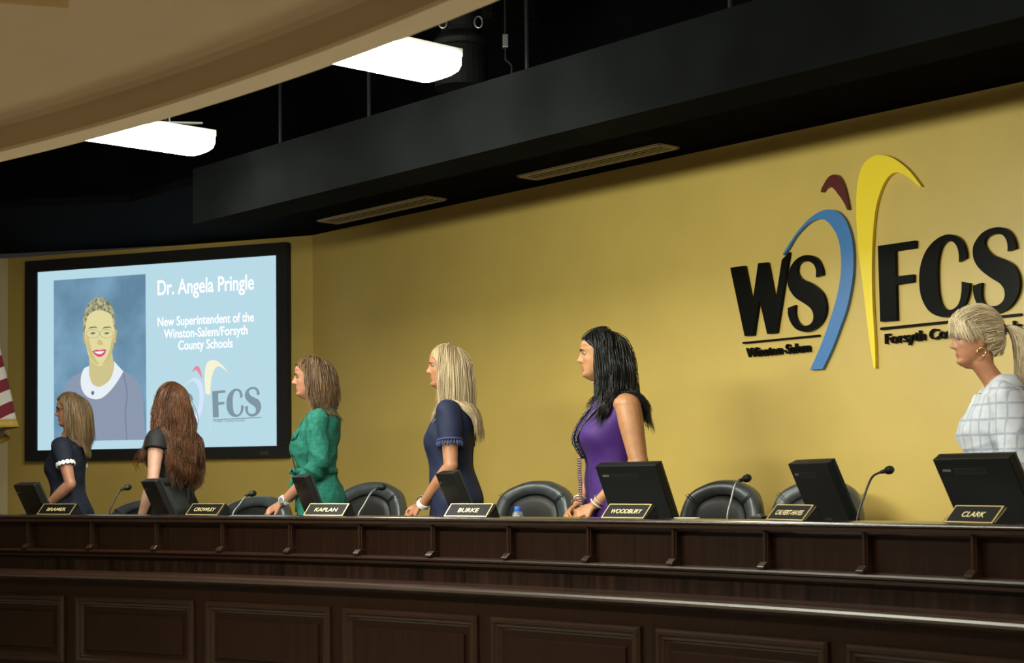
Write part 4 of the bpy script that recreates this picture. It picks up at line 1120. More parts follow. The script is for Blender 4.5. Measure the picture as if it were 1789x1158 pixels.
NECK = [(1.35, .060, .055, .06, .020), (1.38, .053, .050, .054, .016), (1.42, .050, .048, .052, .010), (1.46, .050, .046, .052, .005), (1.52, .052, .04, .055, .004)]
def torso_tab(dx=0.0, df=0.0, db=0.0, zmin=None):
    out = []
    for z, rx, f, b, cy in TORSO:
        out.append((z, rx + dx, f + df, b + db, cy))
    return out
def leg_geo(s):
    P = [(s * .085, .01, .84, .09), (s * .088, 0, .70, .078), (s * .085, -.005, .48, .052), (s * .085, .012, .34, .054), (s * .085, .02, .12, .032), (s * .085, .02, .05, .034)]
    q = spline(P, 4)
    a = tube_geo([p[:3] for p in q], [p[3] for p in q], 16)
    b = tube_geo([(s * .085, .045, .035), (s * .088, -.02, .045), (s * .092, -.11, .028), (s * .092, -.17, .018)], [.03, .036, .036, .02], 14)
    return [a, b]

def skin_mat(name, col, lip):
    m, n, l, b = new_mat(name)
    tc = n.new('ShaderNodeTexCoord'); t = n.new('ShaderNodeTexNoise'); t.inputs['Scale'].default_value = 26; t.inputs['Detail'].default_value = 4
    l.new(tc.outputs['Object'], t.inputs['Vector'])
    r = n.new('ShaderNodeValToRGB'); r.color_ramp.elements[0].position = .3; r.color_ramp.elements[1].position = .7
    r.color_ramp.elements[0].color = (col[0] * .90, col[1] * .84, col[2] * .82, 1); r.color_ramp.elements[1].color = (min(1, col[0] * 1.06), col[1] * 1.08, col[2] * 1.08, 1)
    l.new(t.outputs['Fac'], r.inputs['Fac']); l.new(r.outputs['Color'], b.inputs['Base Color'])
    b.inputs['Roughness'].default_value = .46; b.inputs['Specular IOR Level'].default_value = .4
    b.inputs['Subsurface Weight'].default_value = .12; b.inputs['Subsurface Radius'].default_value = (.012, .005, .003); b.inputs['Subsurface Scale'].default_value = .6
    lm = pmat(name + ' lips', lip, .38, noise=.1, scale=60)
    return m, lm
def hair_mat(name, c0, c1, rough=.38):
    """strand colour runs between c0 and c1 by the lock's own tint"""
    m, n, l, b = new_mat(name)
    at = n.new('ShaderNodeAttribute'); at.attribute_name = 'tint'
    r = n.new('ShaderNodeValToRGB'); r.color_ramp.elements[0].color = c0; r.color_ramp.elements[1].color = c1
    r.color_ramp.elements[0].position = .12; r.color_ramp.elements[1].position = .9
    l.new(at.outputs['Fac'], r.inputs['Fac']); l.new(r.outputs['Color'], b.inputs['Base Color'])
    b.inputs['Roughness'].default_value = rough; b.inputs['Specular IOR Level'].default_value = .32
    b.inputs['Anisotropic'].default_value = .5
    return m
M['eyewhite'] = pmat('eye white', (.15, .13, .115, 1), .35)
M['iris'] = pmat('iris', (.03, .02, .014, 1), .15)

# ---- hair: locks grown from the scalp, combed, falling and resting on head and shoulders
HC = np.array([0, .006, .118])            # skull centre in head frame (z from the chin)
HR = np.array([.079, .101, .112])
def rotz(v, a):
    c, s = math.cos(a), math.sin(a)
    v = np.asarray(v, float); o = v.copy()
    o[..., 0] = v[..., 0] * c - v[..., 1] * s; o[..., 1] = v[..., 0] * s + v[..., 1] * c
    return o
def hairline(nv):
    x, y, z = nv
    if y < -.30: return z > .43 + .10 * (1 - min(1, abs(x) / .4))
    if y < .10: return z > .02 + (.10 - y) * .55
    if y < .35: return z > -.25
    return z > -.62
class Locks:
    def __init__(s): s.v = []; s.f = []; s.t = []
    def add(s, pts, w0, flat, tint, sides=5, wend=.25):
        n = len(s.v); pts = np.asarray(pts); k = len(pts)
        cen = pts.mean(0)
        for i in range(k):
            a = pts[max(i - 1, 0)]; b = pts[min(i + 1, k - 1)]
            t = b - a; t = t / (np.linalg.norm(t) + 1e-9)
            out = pts[i] - s.axis(pts[i]); out = out - t * (out @ t); out /= (np.linalg.norm(out) + 1e-9)
            sd = np.cross(t, out)
            u = i / (k - 1); w = w0 * (.55 + .45 * min(1, u * 6)) * (1 - (1 - wend) * max(0, (u - .55) / .45) ** 1.6)
            for j in range(sides):
                q = 2 * PI * j / sides
                s.v.append(tuple(pts[i] + sd * w * math.cos(q) + out * w * flat * math.sin(q))); s.t.append(tint)
        for i in range(k - 1):
            for j in range(sides):
                s.f.append((n + i * sides + j, n + i * sides + (j + 1) % sides, n + (i + 1) * sides + (j + 1) % sides, n + (i + 1) * sides + j))
        s.f.append(tuple(n + (k - 1) * sides + j for j in range(sides))); s.f.append(tuple(n + j for j in range(sides - 1, -1, -1)))
    def axis(s, p): return np.array([0, .01, p[2]])
    def build(s, name, mat, parent, place):
        co = place(np.array(s.v))
        o = mesh(name, co, s.f, mat, parent, True)
        a = o.data.attributes.new('tint', 'FLOAT', 'POINT'); a.data.foreach_set('value', np.array(s.t, dtype=np.float32))
        return o
def push_out(p, c, r):
    d = (p - c) / r; m = np.linalg.norm(d, axis=-1, keepdims=True)
    return np.where(m >= 1, p, c + d / (m + 1e-9) * r)
def scalp_roots(rng, n):
    out = []
    while len(out) < n:
        v = rng.normal(size=3); v /= np.linalg.norm(v)
        if hairline(v): out.append(v)
    return np.array(out)
def unit(d): return d / (np.linalg.norm(d, axis=-1, keepdims=True) + 1e-9)
def dot(a, b): return (a * b).sum(-1, keepdims=True)
def field(p, k, ph):
    """smooth pseudo-random vector field, so that neighbouring locks move together"""
    x, y, z = p[:, 0] * k, p[:, 1] * k, p[:, 2] * k
    return np.stack([np.sin(1.7 * y + 1.1 * z + ph) + .5 * np.sin(3.1 * z - 2.3 * x + 2 * ph), np.sin(1.3 * x - 1.9 * z + 1.7 * ph) + .5 * np.sin(2.9 * y + 2.1 * z), np.sin(1.5 * x + 1.2 * y + .6 * ph)], 1)
def grow(rng, N, cfg):
    """locks in the head frame: combed from the crown whorl and the parting, then falling over neck and shoulders"""
    v = scalp_roots(rng, N)
    p = HC + HR * v
    px = cfg.get('part', 0.02); ph = cfg.get('phase', 1.0)
    n = unit(v / HR)
    wh = HC + HR * np.array([px * 5, .42, .90])
    rad = p - wh; rad = unit(rad - n * dot(rad, n))
    sgn = np.where(p[:, 0:1] > px, 1.0, -1.0)
    comb = np.concatenate([sgn, np.full((N, 1), cfg.get('back', .35)), np.full((N, 1), -.15)], 1); comb = unit(comb - n * dot(comb, n))
    fr_ = (np.clip((.45 - v[:, 1]) / .5, 0, 1) * np.clip((v[:, 2] + .1) / .4, 0, 1))[:, None]
    d = rad * (1 - fr_) + comb * fr_ + np.array([0, 0, -.35]); d = unit(d - n * dot(d, n))
    shell = (rng.uniform(.002, cfg.get('vol', .022), N) * (.55 + .45 * np.clip((1 - v[:, 2]) * 1.4, 0, 1)))[:, None]
    shell *= (.45 + .55 * np.clip((v[:, 1] + .75) / .6, 0, 1))[:, None]
    L = cfg['len'] * rng.uniform(.88, 1.04, N)
    L = np.where((v[:, 1] < -.1) & (v[:, 2] > .3), L * cfg.get('frontlen', 1.0), L)
    ns = 20; ds = (L / ns)[:, None]
    wav = cfg.get('wave', 0.0); wf = cfg.get('wfreq', 26.0); fz = cfg.get('frizz', .03)
    wph = 2.2 * field(v, 2.6, ph)[:, :2] + rng.normal(0, .35, (N, 2))
    tot = np.zeros(N); pts = [p.copy()]
    for i in range(ns):
        u = i / ns
        gk = cfg.get('grav', .26) + .12 * (p[:, 2:3] < .05)
        d = d * (1 - gk) + np.array([0, 0, -1.0]) * gk + field(p, 22, ph) * np.array([.25, .5, .3]) * fz + rng.normal(size=(N, 3)) * fz * .35
        if u > .78 and cfg.get('flip', 0):
            d = d + np.concatenate([np.sign(p[:, 0:1]) * .4, np.full((N, 1), .9), np.full((N, 1), .4)], 1) * cfg['flip'] * (u - .75) * 2
        d = unit(d); q0 = p; p = p + d * ds
        ramp = min(1.0, (i + 1) / 5.0)
        sr = HR + shell * ramp + .001
        on = np.linalg.norm((p - HC) / sr, axis=1, keepdims=True)
        cling = (i < 5) & (p[:, 2:3] > .150) & (p[:, 1:2] < .0)
        p = np.where(cling, HC + (p - HC) / (on + 1e-9), push_out(p, HC, sr))
        # below the chin the locks gather towards the neck instead of spreading over the upper arms
        gx = cfg.get('gather', .135)
        ex = np.abs(p[:, 0]) - gx
        p[:, 0] = np.where((p[:, 2] < .0) & (ex > 0), np.sign(p[:, 0]) * (gx + ex * .35), p[:, 0])
        xy = p[:, :2] - np.array([0, .015]); m = np.linalg.norm(xy, axis=1, keepdims=True)
        r_ = .058 + shell
        fix = (p[:, 2:3] < .03) & (m < r_)
        p = np.concatenate([np.where(fix, np.array([0, .015]) + xy / (m + 1e-9) * r_, p[:, :2]), p[:, 2:3]], 1)
        for c_, rr in cfg['coll']: p = push_out(p, c_, rr + shell * .5)
        cy = cfg.get('clear_y', -.055)
        tz = np.clip((p[:, 2] - .135) / .080, 0, 1)
        yl = cy + (-.118 - cy) * tz
        mv = (p[:, 1] < yl) & (np.abs(p[:, 0]) < .13)
        p[:, 1] = np.where(mv, yl, p[:, 1])
        # hair swept off the face slides round the skull to the temple instead of sinking into it
        sr_ = HR + shell * ramp + .001
        xs = sr_[:, 0] * np.sqrt(np.clip(1 - ((p[:, 1] - HC[1]) / sr_[:, 1]) ** 2 - ((p[:, 2] - HC[2]) / sr_[:, 2]) ** 2, 0, 1))
        p[:, 0] = np.where(mv, sgn[:, 0] * np.maximum(np.abs(p[:, 0]), xs), p[:, 0])
        d = unit(p - q0); tot += ds[:, 0]
        a = wav * u * (1 if u > .1 else .3)
        pts.append(p + np.stack([np.sin(wf * tot + wph[:, 0]), np.cos(wf * tot * .9 + wph[:, 1]), 0 * tot], 1) * a)
    P = np.stack(pts, 1)
    out = (np.linalg.norm((P - HC) / (HR * 1.0), axis=2) > np.where(P[:, :, 1] < -.06, 1.16, 1.10 + cfg.get('vol', .022) / .08)) & (P[:, :, 2] > .105)
    ok = ~out.any(1)
    return P[ok], v[ok]
def add_strands(lk, P, w, flat, tint, sides=3, wend=.25):
    """vectorised lock tubes: P is (N, K, 3)"""
    N, K, _ = P.shape
    T = np.empty_like(P); T[:, 1:-1] = P[:, 2:] - P[:, :-2]; T[:, 0] = P[:, 1] - P[:, 0]; T[:, -1] = P[:, -1] - P[:, -2]; T = unit(T)
    ax = P.copy(); ax[..., 0] = 0; ax[..., 1] = .01
    O = P - ax; O = unit(O - T * dot(O, T)); S = np.cross(T, O)
    u = np.linspace(0, 1, K)
    prof = (.55 + .45 * np.minimum(1, u * 6)) * (1 - (1 - wend) * np.maximum(0, (u - .55) / .45) ** 1.6)
    W_ = w[:, None] * prof[None]
    V = np.stack([P + S * (W_ * math.cos(2 * PI * j / sides))[..., None] + O * (W_ * flat * math.sin(2 * PI * j / sides))[..., None] for j in range(sides)], 2).reshape(-1, 3)
    b = len(lk.v); idx = (np.arange(N * K * sides) + b).reshape(N, K, sides)
    A = idx[:, :-1]; B = idx[:, 1:]
    F_ = np.stack([A, np.roll(A, -1, 2), np.roll(B, -1, 2), B], -1).reshape(-1, 4)
    lk.v += V.tolist(); lk.f += F_.tolist(); lk.t += np.repeat(tint, K * sides).tolist()

def person(name_label, px, py_ref, r_off, body_az, head_yaw, height, skin, outfit, hair, arms, seed=1, head_pitch=0.0, lean=0.0, head_off=(0, 0, 0), fat=1.0, head_k=1.0, nose_k=1.0, zoff=0.0, bustk=.028, dressk=(0, 0, 0), bare=.84, wide=1.0):
    """builds one standing woman: root empty with body, eyes, hair and clothing"""
    a = arc_angle(px, R + r_off, py_ref)
    loc = arc(a, R + r_off, Z_DAIS + zoff)
    Fx, Fy = math.sin(body_az), math.cos(body_az)
    root = thing('person', name_label, 'person', loc, math.atan2(Fx, -Fy))
    S_ = height / 1.678
    rng = np.random.default_rng(seed)
    hb = np.array([0, -.004, 1.452]) + np.array(head_off)          # chin-origin of the head frame in body frame
    piv = np.array([0, .012, 0.03])
    def head_to_body(v):
        v = np.asarray(v, float) - piv
        c, s = math.cos(head_pitch), math.sin(head_pitch)
        w = v.copy(); w[..., 1] = v[..., 1] * c - v[..., 2] * s; w[..., 2] = v[..., 1] * s + v[..., 2] * c
        w = rotz(w * head_k, head_yaw)
        return w + piv + hb
    def body_to_head(v):
        v = rotz(np.asarray(v, float) - piv - hb, -head_yaw) / head_k
        c, s = math.cos(-head_pitch), math.sin(-head_pitch)
        w = v.copy(); w[..., 1] = v[..., 1] * c - v[..., 2] * s; w[..., 2] = v[..., 1] * s + v[..., 2] * c
        return w + piv
    def place(v):
        v = np.asarray(v, float).copy()
        k = np.clip((v[..., 2] - .80) / .6, 0, None)
        v[..., 1] -= lean * k ** 1.3
        if wide != 1.0:
            w_ = 1 + (wide - 1) * np.clip((1.42 - v[..., 2]) / .10, 0, 1)
            v[..., 0] *= w_; v[..., 1] *= w_
        return v * S_
    hv, hf = head_geo(nose_k)
    hv = head_to_body(np.array(hv))
    geos = [(hv, hf)]
    for s in (-1, 1):
        e = MB(); c = np.array([s * .0715, .012, .098])
        e.ball((0, 0, 0), (.010, .017, .030), 14); e.ball((s * .006, .004, .010), (.007, .016, .021), 12)
        geos.append((head_to_body(np.array(e.v) + c), e.f))
    nt = [(z, rx, f, b, cy) for z, rx, f, b, cy in NECK]
    nv, nf = loft(nt, 36)
    nv = np.array(nv); kk = np.clip((nv[:, 2] - 1.37) / .09, 0, 1)[:, None]
    nv = nv + kk * np.array(head_off) * .9
    geos.append((nv, nf))
    tv, tf = loft(torso_tab(-.006, -.006, -.006), 48)
    geos.append((bust(tv, bustk * .8), tf))
    for s in (-1, 1): geos += leg_geo(s)
    for s in (1, -1):
        A = arms['L' if s > 0 else 'R']
        sh = (s * .158, .014, 1.325)
        geos.append(arm_geo(sh, A['el'], A['wr'], 1.0, fat))
        geos.append((lambda m: (m.v, m.f))(MB().ball((s * .150, .014, 1.318), (.062 * fat * bare, .056 * fat * bare, .052 * bare), 18)))
        geos += hand_geo(A['wr'], A['dir'], A['palm'], A.get('side', s), A.get('curl', .5), A.get('k', 1.0))
    sm, lm = skin
    def wf(co):
        w = np.ones(len(co)); h = body_to_head(co)
        w[(h[:, 2] > .0) & (np.linalg.norm(h[:, :2], axis=1) < .13)] = .25
        w[co[:, 2] < .95] = .55
        return w
    def fm(co):
        h = body_to_head(np.array(co) / S_ + np.stack([0 * co[:, 0], lean * np.clip((co[:, 2] / S_ - .80) / .6, 0, None) ** 1.3, 0 * co[:, 0]], 1))
        lip = (np.abs(h[:, 2] - .0467) < (.0105 - .0045 * (np.abs(h[:, 0]) / .022) ** 2)) & (np.abs(h[:, 0]) < .0225) & (h[:, 1] < -.065)
        return lip.astype(int)
    fuse('body', geos, .0046, root, [sm, lm], 3, wf, None, fm, place)
    for s in (-1, 1):
        e = MB().ball((0, 0, 0), .0118, 16); c = np.array([s * .031, -.0665, .1140])
        o = mesh('eye', place(head_to_body(np.array(e.v) + c)), e.f, M['eyewhite'], root, True)
        i = MB().ball((0, 0, 0), (.0064, .003, .0064), 14)
        mesh('iris', place(head_to_body(np.array(i.v) + c + np.array([0, -.0106, 0]))), i.f, M['iris'], o, True)
        b = MB().tube([(s * .014, -.0905, .1265), (s * .026, -.0905, .1310), (s * .038, -.086, .1315), (s * .047, -.077, .1275)], [.0022, .0032, .0026, .0012], 6)
        mesh('eyebrow', place(head_to_body(np.array(b.v))), b.f, hair['brow'], root, True)
    # ---- clothing
    outfit(root, place, arms, S_, fat, bustk, seed)
    # ---- hair
    if hair.get('grow', True):
        sc = [np.array([s * .105, .03, -.105]) for s in (-1, 1)]
        coll = []
        for c_, r_ in (((0, .022, 1.27), (.185, .118, .105)), ((0, .03, 1.18), (.165, .125, .16)), ((0, -.050, 1.17), (.16, .115 + bustk, .125)), ((.14, .014, 1.30), (.075, .072, .062)), ((-.14, .014, 1.30), (.075, .072, .062))):
            cc = body_to_head(np.array(c_)); coll.append((cc, np.array(r_) / head_k))
        # the big shoulder ellipsoids are round enough in plan to ignore the head turn
        hair = dict(hair); hair['coll'] = coll
        lk = Locks()
        P_, v_ = grow(rng, int(hair.get('n', 900) * 3.4), hair); n = len(v_)
        tint = np.clip(.5 + .16 * field(v_, 5.5, 2.0)[:, 0] + rng.normal(0, .10, n) + hair.get('toptint', 0) * v_[:, 2], 0, 1)
        add_strands(lk, P_, rng.uniform(.0016, .0030, n) * hair.get('wk', 1.0), .7, tint)
        e = MB().ball((0, 0, 0), 1.0, 40)
        ev = np.array(e.v); keep = np.array([hairline(q) for q in ev])
        sv = HC + ev * (HR + .0035); sv[~keep] = HC + ev[~keep] * (HR - .012)
        nb = len(lk.v); lk.v += [tuple(q) for q in sv]; lk.f += [tuple(i + nb for i in q) for q in e.f]; lk.t += [.3] * len(sv)
        lk.build('hair', hair['mat'], root, lambda v: place(head_to_body(v)))
    root['_s'] = S_
    del root['_s']
    return root, place, head_to_body

def folds(amp, seed, zlo=.0, fr=(9, 16, 30)):
    rs = np.random.default_rng(seed); ph = rs.uniform(0, 6.28, 8)
    def f(co, no):
        x, y, z = co[:, 0], co[:, 1], co[:, 2]
        th = np.arctan2(x, -y)
        d = (np.sin(fr[0] * z * 2.2 + 3.1 * th + ph[0]) * np.sin(2.3 * th + ph[1] + 4 * z) + .6 * np.sin(fr[1] * z * 2 - 4.3 * th + ph[2]) * np.sin(5 * x * 6 + ph[3]) + .35 * np.sin(fr[2] * z * 1.7 + 60 * y + ph[4] + 25 * x))
        return co + no * (amp * d)[:, None]
    return f
def creases(amp, seed):
    rs = np.random.default_rng(seed + 100); ph = rs.uniform(0, 6.28, 8); base = folds(amp * .6, seed)
    def f(co, no):
        x, y, z = co[:, 0], co[:, 1], co[:, 2]
        wx = .35 * np.sin(11 * z + 7 * y + ph[0]) + .3 * np.sin(13 * x - 9 * z + ph[1])
        r1 = 1 - np.abs(np.sin(26 * z + 14 * y - 10 * np.abs(x) + 2.2 * wx + ph[2])) ** .7
        r2 = 1 - np.abs(np.sin(17 * z - 19 * y + 12 * x + 2.6 * wx + ph[3])) ** .7
        side = np.clip((np.abs(x) - .10) / .08, 0, 1); low = np.clip((1.20 - z) / .12, 0, 1)
        return base(co, no) + no * (amp * ((r1 - .35) * (.35 + .9 * side * low) + (r2 - .35) * (.35 + .5 * low)))[:, None]
    return f
def sleeve_geo(sh, el, wr, s, r0, r1, frac, fat=1.0, r2=None):
    """sleeve from the shoulder down to frac (0..1 = elbow, 1..2 = wrist)"""
    sh, el, wr = (np.array(q, float) for q in (sh, el, wr))
    def at(t): return sh + (el - sh) * t if t <= 1 else el + (wr - el) * (t - 1)
    ts = np.linspace(0, frac, 12)
    pts = [at(t) for t in ts]
    # soften the elbow
    rad = [r0 + (r1 - r0) * (t / frac) for t in ts]
    return tube_geo(pts, rad, 22)
# ------------------------------------------------------------------ outfits
SHL = {1: (.158, .014, 1.325), -1: (-.158, .014, 1.325)}
SKIRT = [(.36, .24, .19, .19, .01), (.50, .225, .17, .175, .01), (.66, .205, .14, .150, .012)]
def dress_rows(dx, df, db, top, waist=0.0):
    rows = list(SKIRT)
    for z, rx, f, b, cy in TORSO:
        if z < .75: continue
        if z > top: break
        k = waist * math.exp(-((z - 1.05) / .08) ** 2)
        rows.append((z, rx + dx - k, f + df - k * .5, b + db - k * .5, cy))
    return rows
def ball_geo(c, r, n=20):
    m = MB().ball(c, r, n); return (m.v, m.f)
def make_dress(root, place, arms, fat, bustk, seed, mats, top=1.345, sleeve=0.5, r0=.064, r1=.058, dx=.012, df=.012, db=.012, waist=0.0, fold=.0030, neck=None, name='dress', voxel=.0065, cap=True, armhole=False, smooth=5, extra=None, fmat=None, crease=False, tilt=.62, sh_r=(.072, .067, .062)):
    tv, tf = loft(dress_rows(dx, df, db, top, waist), 56)
    g = [(bust(tv, bustk), tf)]
    if neck:
        nv, nf = loft(neck, 36); nv = np.array(nv)
        kz = np.clip((nv[:, 2] - 1.30) / .08, 0, 1)
        nv[:, 2] += kz * np.minimum(0, nv[:, 1] - .045) * tilt
        g.append((nv, nf))
    if sleeve > 0:
        for s in (1, -1):
            A = arms['L' if s > 0 else 'R']
            g.append(ball_geo((s * .148, .014, 1.318), sh_r))
            g.append(sleeve_geo(SHL[s], A['el'], A['wr'], s, r0, r1, sleeve, fat))
    if extra: g += extra
    return fuse(name, g, voxel, root, mats, smooth, None, (creases if crease else folds)(fold, seed), fmat, place)
NECKL = [(1.31, .158, .076, .100, .018), (1.335, .142, .074, .096, .020), (1.356, .120, .070, .088, .022), (1.376, .096, .066, .078, .022), (1.392, .078, .062, .068, .020)]
def cloth_mat(name, col, rough=.8, weave=900, noise=.08, scale=20, sheen=.0):
    m = pmat(name, col, rough, noise=noise, scale=scale, bump=.15, bscale=weave, spec=.25)
    m.node_tree.nodes['Principled BSDF'].inputs['Sheen Weight'].default_value = sheen
    return m
def grid_cloth(name, base, line, scale, width, soft=.15, fade=None):
    """woven windowpane / slub cloth: fine lighter threads in both directions"""
    m, n, l, b = new_mat(name)
    tc = n.new('ShaderNodeTexCoord'); out = None
    nz = n.new('ShaderNodeTexNoise'); nz.inputs['Scale'].default_value = 5; nz.inputs['Detail'].default_value = 2
    l.new(tc.outputs['Object'], nz.inputs['Vector'])
    sep = n.new('ShaderNodeSeparateXYZ'); l.new(tc.outputs['Object'], sep.inputs[0])
    add = n.new('ShaderNodeMath'); add.operation = 'ADD'; l.new(sep.outputs['X'], add.inputs[0]); l.new(sep.outputs['Y'], add.inputs[1])
    vals = []
    for src, ph in ((add.outputs[0], .3), (sep.outputs['Z'], .0)):
        m0 = n.new('ShaderNodeMath'); m0.operation = 'MULTIPLY_ADD'; m0.inputs[1].default_value = .012; l.new(nz.outputs['Fac'], m0.inputs[0]); l.new(src, m0.inputs[2])
        m1 = n.new('ShaderNodeMath'); m1.operation = 'MULTIPLY_ADD'; m1.inputs[1].default_value = scale; m1.inputs[2].default_value = ph; l.new(m0.outputs[0], m1.inputs[0])
        m2 = n.new('ShaderNodeMath'); m2.operation = 'FRACT'; l.new(m1.outputs[0], m2.inputs[0])
        m3 = n.new('ShaderNodeMath'); m3.operation = 'LESS_THAN'; m3.inputs[1].default_value = width; l.new(m2.outputs[0], m3.inputs[0])
        vals.append(m3.outputs[0])
    mx = n.new('ShaderNodeMath'); mx.operation = 'MAXIMUM'; l.new(vals[0], mx.inputs[0]); l.new(vals[1], mx.inputs[1])
    mu = n.new('ShaderNodeMath'); mu.operation = 'MULTIPLY'; mu.inputs[1].default_value = soft; l.new(mx.outputs[0], mu.inputs[0])
    t = n.new('ShaderNodeTexNoise'); t.inputs['Scale'].default_value = 45; t.inputs['Detail'].default_value = 4; l.new(tc.outputs['Object'], t.inputs['Vector'])
    ad = n.new('ShaderNodeMath'); ad.operation = 'MULTIPLY_ADD'; ad.inputs[1].default_value = .5; l.new(t.outputs['Fac'], ad.inputs[0]); l.new(mu.outputs[0], ad.inputs[2])
    r = n.new('ShaderNodeValToRGB'); r.color_ramp.elements[0].position = .12; r.color_ramp.elements[1].position = .95
    r.color_ramp.elements[0].color = base; r.color_ramp.elements[1].color = line
    l.new(ad.outputs[0], r.inputs['Fac']); l.new(r.outputs['Color'], b.inputs['Base Color'])
    b.inputs['Roughness'].default_value = .85; b.inputs['Specular IOR Level'].default_value = .2
    bp = n.new('ShaderNodeBump'); bp.inputs['Strength'].default_value = .25; bp.inputs['Distance'].default_value = .002
    l.new(t.outputs['Fac'], bp.inputs['Height']); l.new(bp.outputs['Normal'], b.inputs['Normal'])
    return m
def ring_band(center, axis, r, tube_r, n=28, ry=None):
    c = Vector(center); ax = Vector(axis).normalized(); u = ax.orthogonal().normalized(); v = ax.cross(u)
    return MB().tube([c + (u * math.cos(q) + v * math.sin(q)) * r for q in np.linspace(0, 2 * PI, n, endpoint=False)], tube_r, 8, closed=True)
def put(mb, name, mat, root, place, smooth=True):
    return mesh(name, place(np.array(mb.v)), mb.f, mat, root, smooth)
def lerp(a, b, t): return np.array(a, float) * (1 - t) + np.array(b, float) * t
def watch(root, place, A, mat, dial, t=.90, r=.029):
    w = lerp(A['el'], A['wr'], t); ax = np.array(A['wr'], float) - np.array(A['el'])
    ax /= np.linalg.norm(ax)
    mb = MB()
    for q in (-.006, 0, .006):
        b = ring_band(w + ax * q, ax, r, .0042); mb.add(b.v, b.f)
    o = put(mb, 'watch', mat, root, place)
    outv = np.array([1.0, -.25, .35]); outv -= ax * (outv @ ax); outv /= np.linalg.norm(outv)
    u = Vector(outv); m = u.to_track_quat('Z', 'Y').to_matrix()
    d = MB().lathe([(.019, -.004), (.021, 0), (.019, .005)], n=20)
    vs = [Vector(w + outv * (r + .003)) + m @ Vector(q) for q in d.v]
    mesh('watch_case', place(np.array(vs)), d.f, mat, o, True)
    d = MB().lathe([(.015, .005), (.0145, .0062)], n=20)
    vs = [Vector(w + outv * (r + .003)) + m @ Vector(q) for q in d.v]
    mesh('dial', place(np.array(vs)), d.f, dial, o)
def bracelet(root, place, A, mat, t=.90, r=.031, tr=.0035, tilt=0.0, name='bracelet', beads=False):
    w = lerp(A['el'], A['wr'], t); ax = np.array(A['wr'], float) - np.array(A['el']); ax = ax / np.linalg.norm(ax) + np.array([0, tilt, tilt])
    if not beads: return put(ring_band(w, ax, r, tr), name, mat, root, place)
    c = Vector(w); a_ = Vector(ax).normalized(); u = a_.orthogonal().normalized(); v = a_.cross(u); mb = MB()
    for q in np.linspace(0, 2 * PI, 20, endpoint=False): mb.ball(c + (u * math.cos(q) + v * math.sin(q)) * r, tr, 8)
    return put(mb, name, mat, root, place)
M['silver'] = pmat('silver', (.70, .70, .68, 1), .25, metal=.9)
M['goldjewel'] = pmat('gold jewellery', (.75, .55, .22, 1), .25, metal=1.0)
def fitted(d): return lambda root, place, arms, S_, fat, bustk, seed: d(root, place, arms, fat, bustk, seed)

def out_bramer(root, place, arms, fat, bustk, seed):
    navy = cloth_mat('dark navy knit', (.010, .014, .026, 1), .75)
    make_dress(root, place, arms, fat, bustk, seed, [navy], 1.345, .50, .068, .060, neck=NECKL, waist=.006)
    wm = pmat('white scallop trim', (.78, .78, .75, 1), .7)
    for s in (1, -1):
        A = arms['L' if s > 0 else 'R']; c = lerp(SHL[s], A['el'], .50); ax = np.array(A['el']) - np.array(SHL[s]); ax /= np.linalg.norm(ax)
        a_ = Vector(ax); u = a_.orthogonal().normalized(); v = a_.cross(u); mb = MB()
        for q in np.linspace(0, 2 * PI, 13, endpoint=False):
            rad = u * math.cos(q) + v * math.sin(q)
            m3 = Matrix((rad.cross(a_), a_, rad)).transposed()
            mb.ball(Vector(c) + rad * .061, (.0165, .0165, .005), 14, mat=m3)
        put(mb, 'scalloped_cuff', wm, root, place)
def glasses(root, place, h2b):
    fr = pmat('dark spectacle frame', (.02, .010, .008, 1), .25)
    mb = MB()
    for s in (-1, 1):
        mb.tube([(s * .032 + .022 * math.cos(q), -.094 + .006 * abs(math.cos(q)), .112 + .0155 * math.sin(q)) for q in np.linspace(0, 2 * PI, 20, endpoint=False)], .0017, 6, closed=True)
        mb.tube([(s * .054, -.090, .116), (s * .066, -.078, .117), (s * .075, -.02, .116), (s * .076, .012, .112)], .0018, 6)
    mb.tube([(-.011, -.098, .113), (0, -.101, .116), (.011, -.098, .113)], .0016, 6)
    o = mesh('glasses', place(h2b(np.array(mb.v))), mb.f, fr, root, True)
    return o
def out_crowley(root, place, arms, fat, bustk, seed):
    blk = cloth_mat('black dress cloth', (.0125, .0135, .0135, 1), .7)
    make_dress(root, place, arms, fat, bustk, seed, [blk], 1.345, .30, .066, .076, neck=NECKL, waist=.012, dx=.012)
    mb = MB()
    rows = [ring(1.045 + z, .142 + e, .10 + e, .10 + e, 0, 0, 40) for z, e in ((-.022, .006), (-.02, .012), (.02, .012), (.022, .006))]
    v, f = rings_mesh(rows, 40); mb.add(v, f)
    o = put(mb, 'waist_sash', blk, root, place)
    kn = MB().ball((-.02, .118, 1.045), (.026, .014, .02), 14)
    for s in (-1, 1):
        kn.tube([(-.02, .118, 1.045), (-.02 + s * .03, .128, 1.055), (-.02 + s * .055, .128, 1.035), (-.02 + s * .03, .125, 1.03), (-.02, .12, 1.045)], .008, 8)
        kn.tube([(-.02, .12, 1.04), (-.02 + s * .02, .135, .98), (-.02 + s * .028, .145, .90)], [.010, .014, .012], 8)
    mesh('bow', place(np.array(kn.v)), kn.f, blk, o, True)
    bracelet(root, place, arms['L'], M['silver'], .95, .030, .004, beads=True)
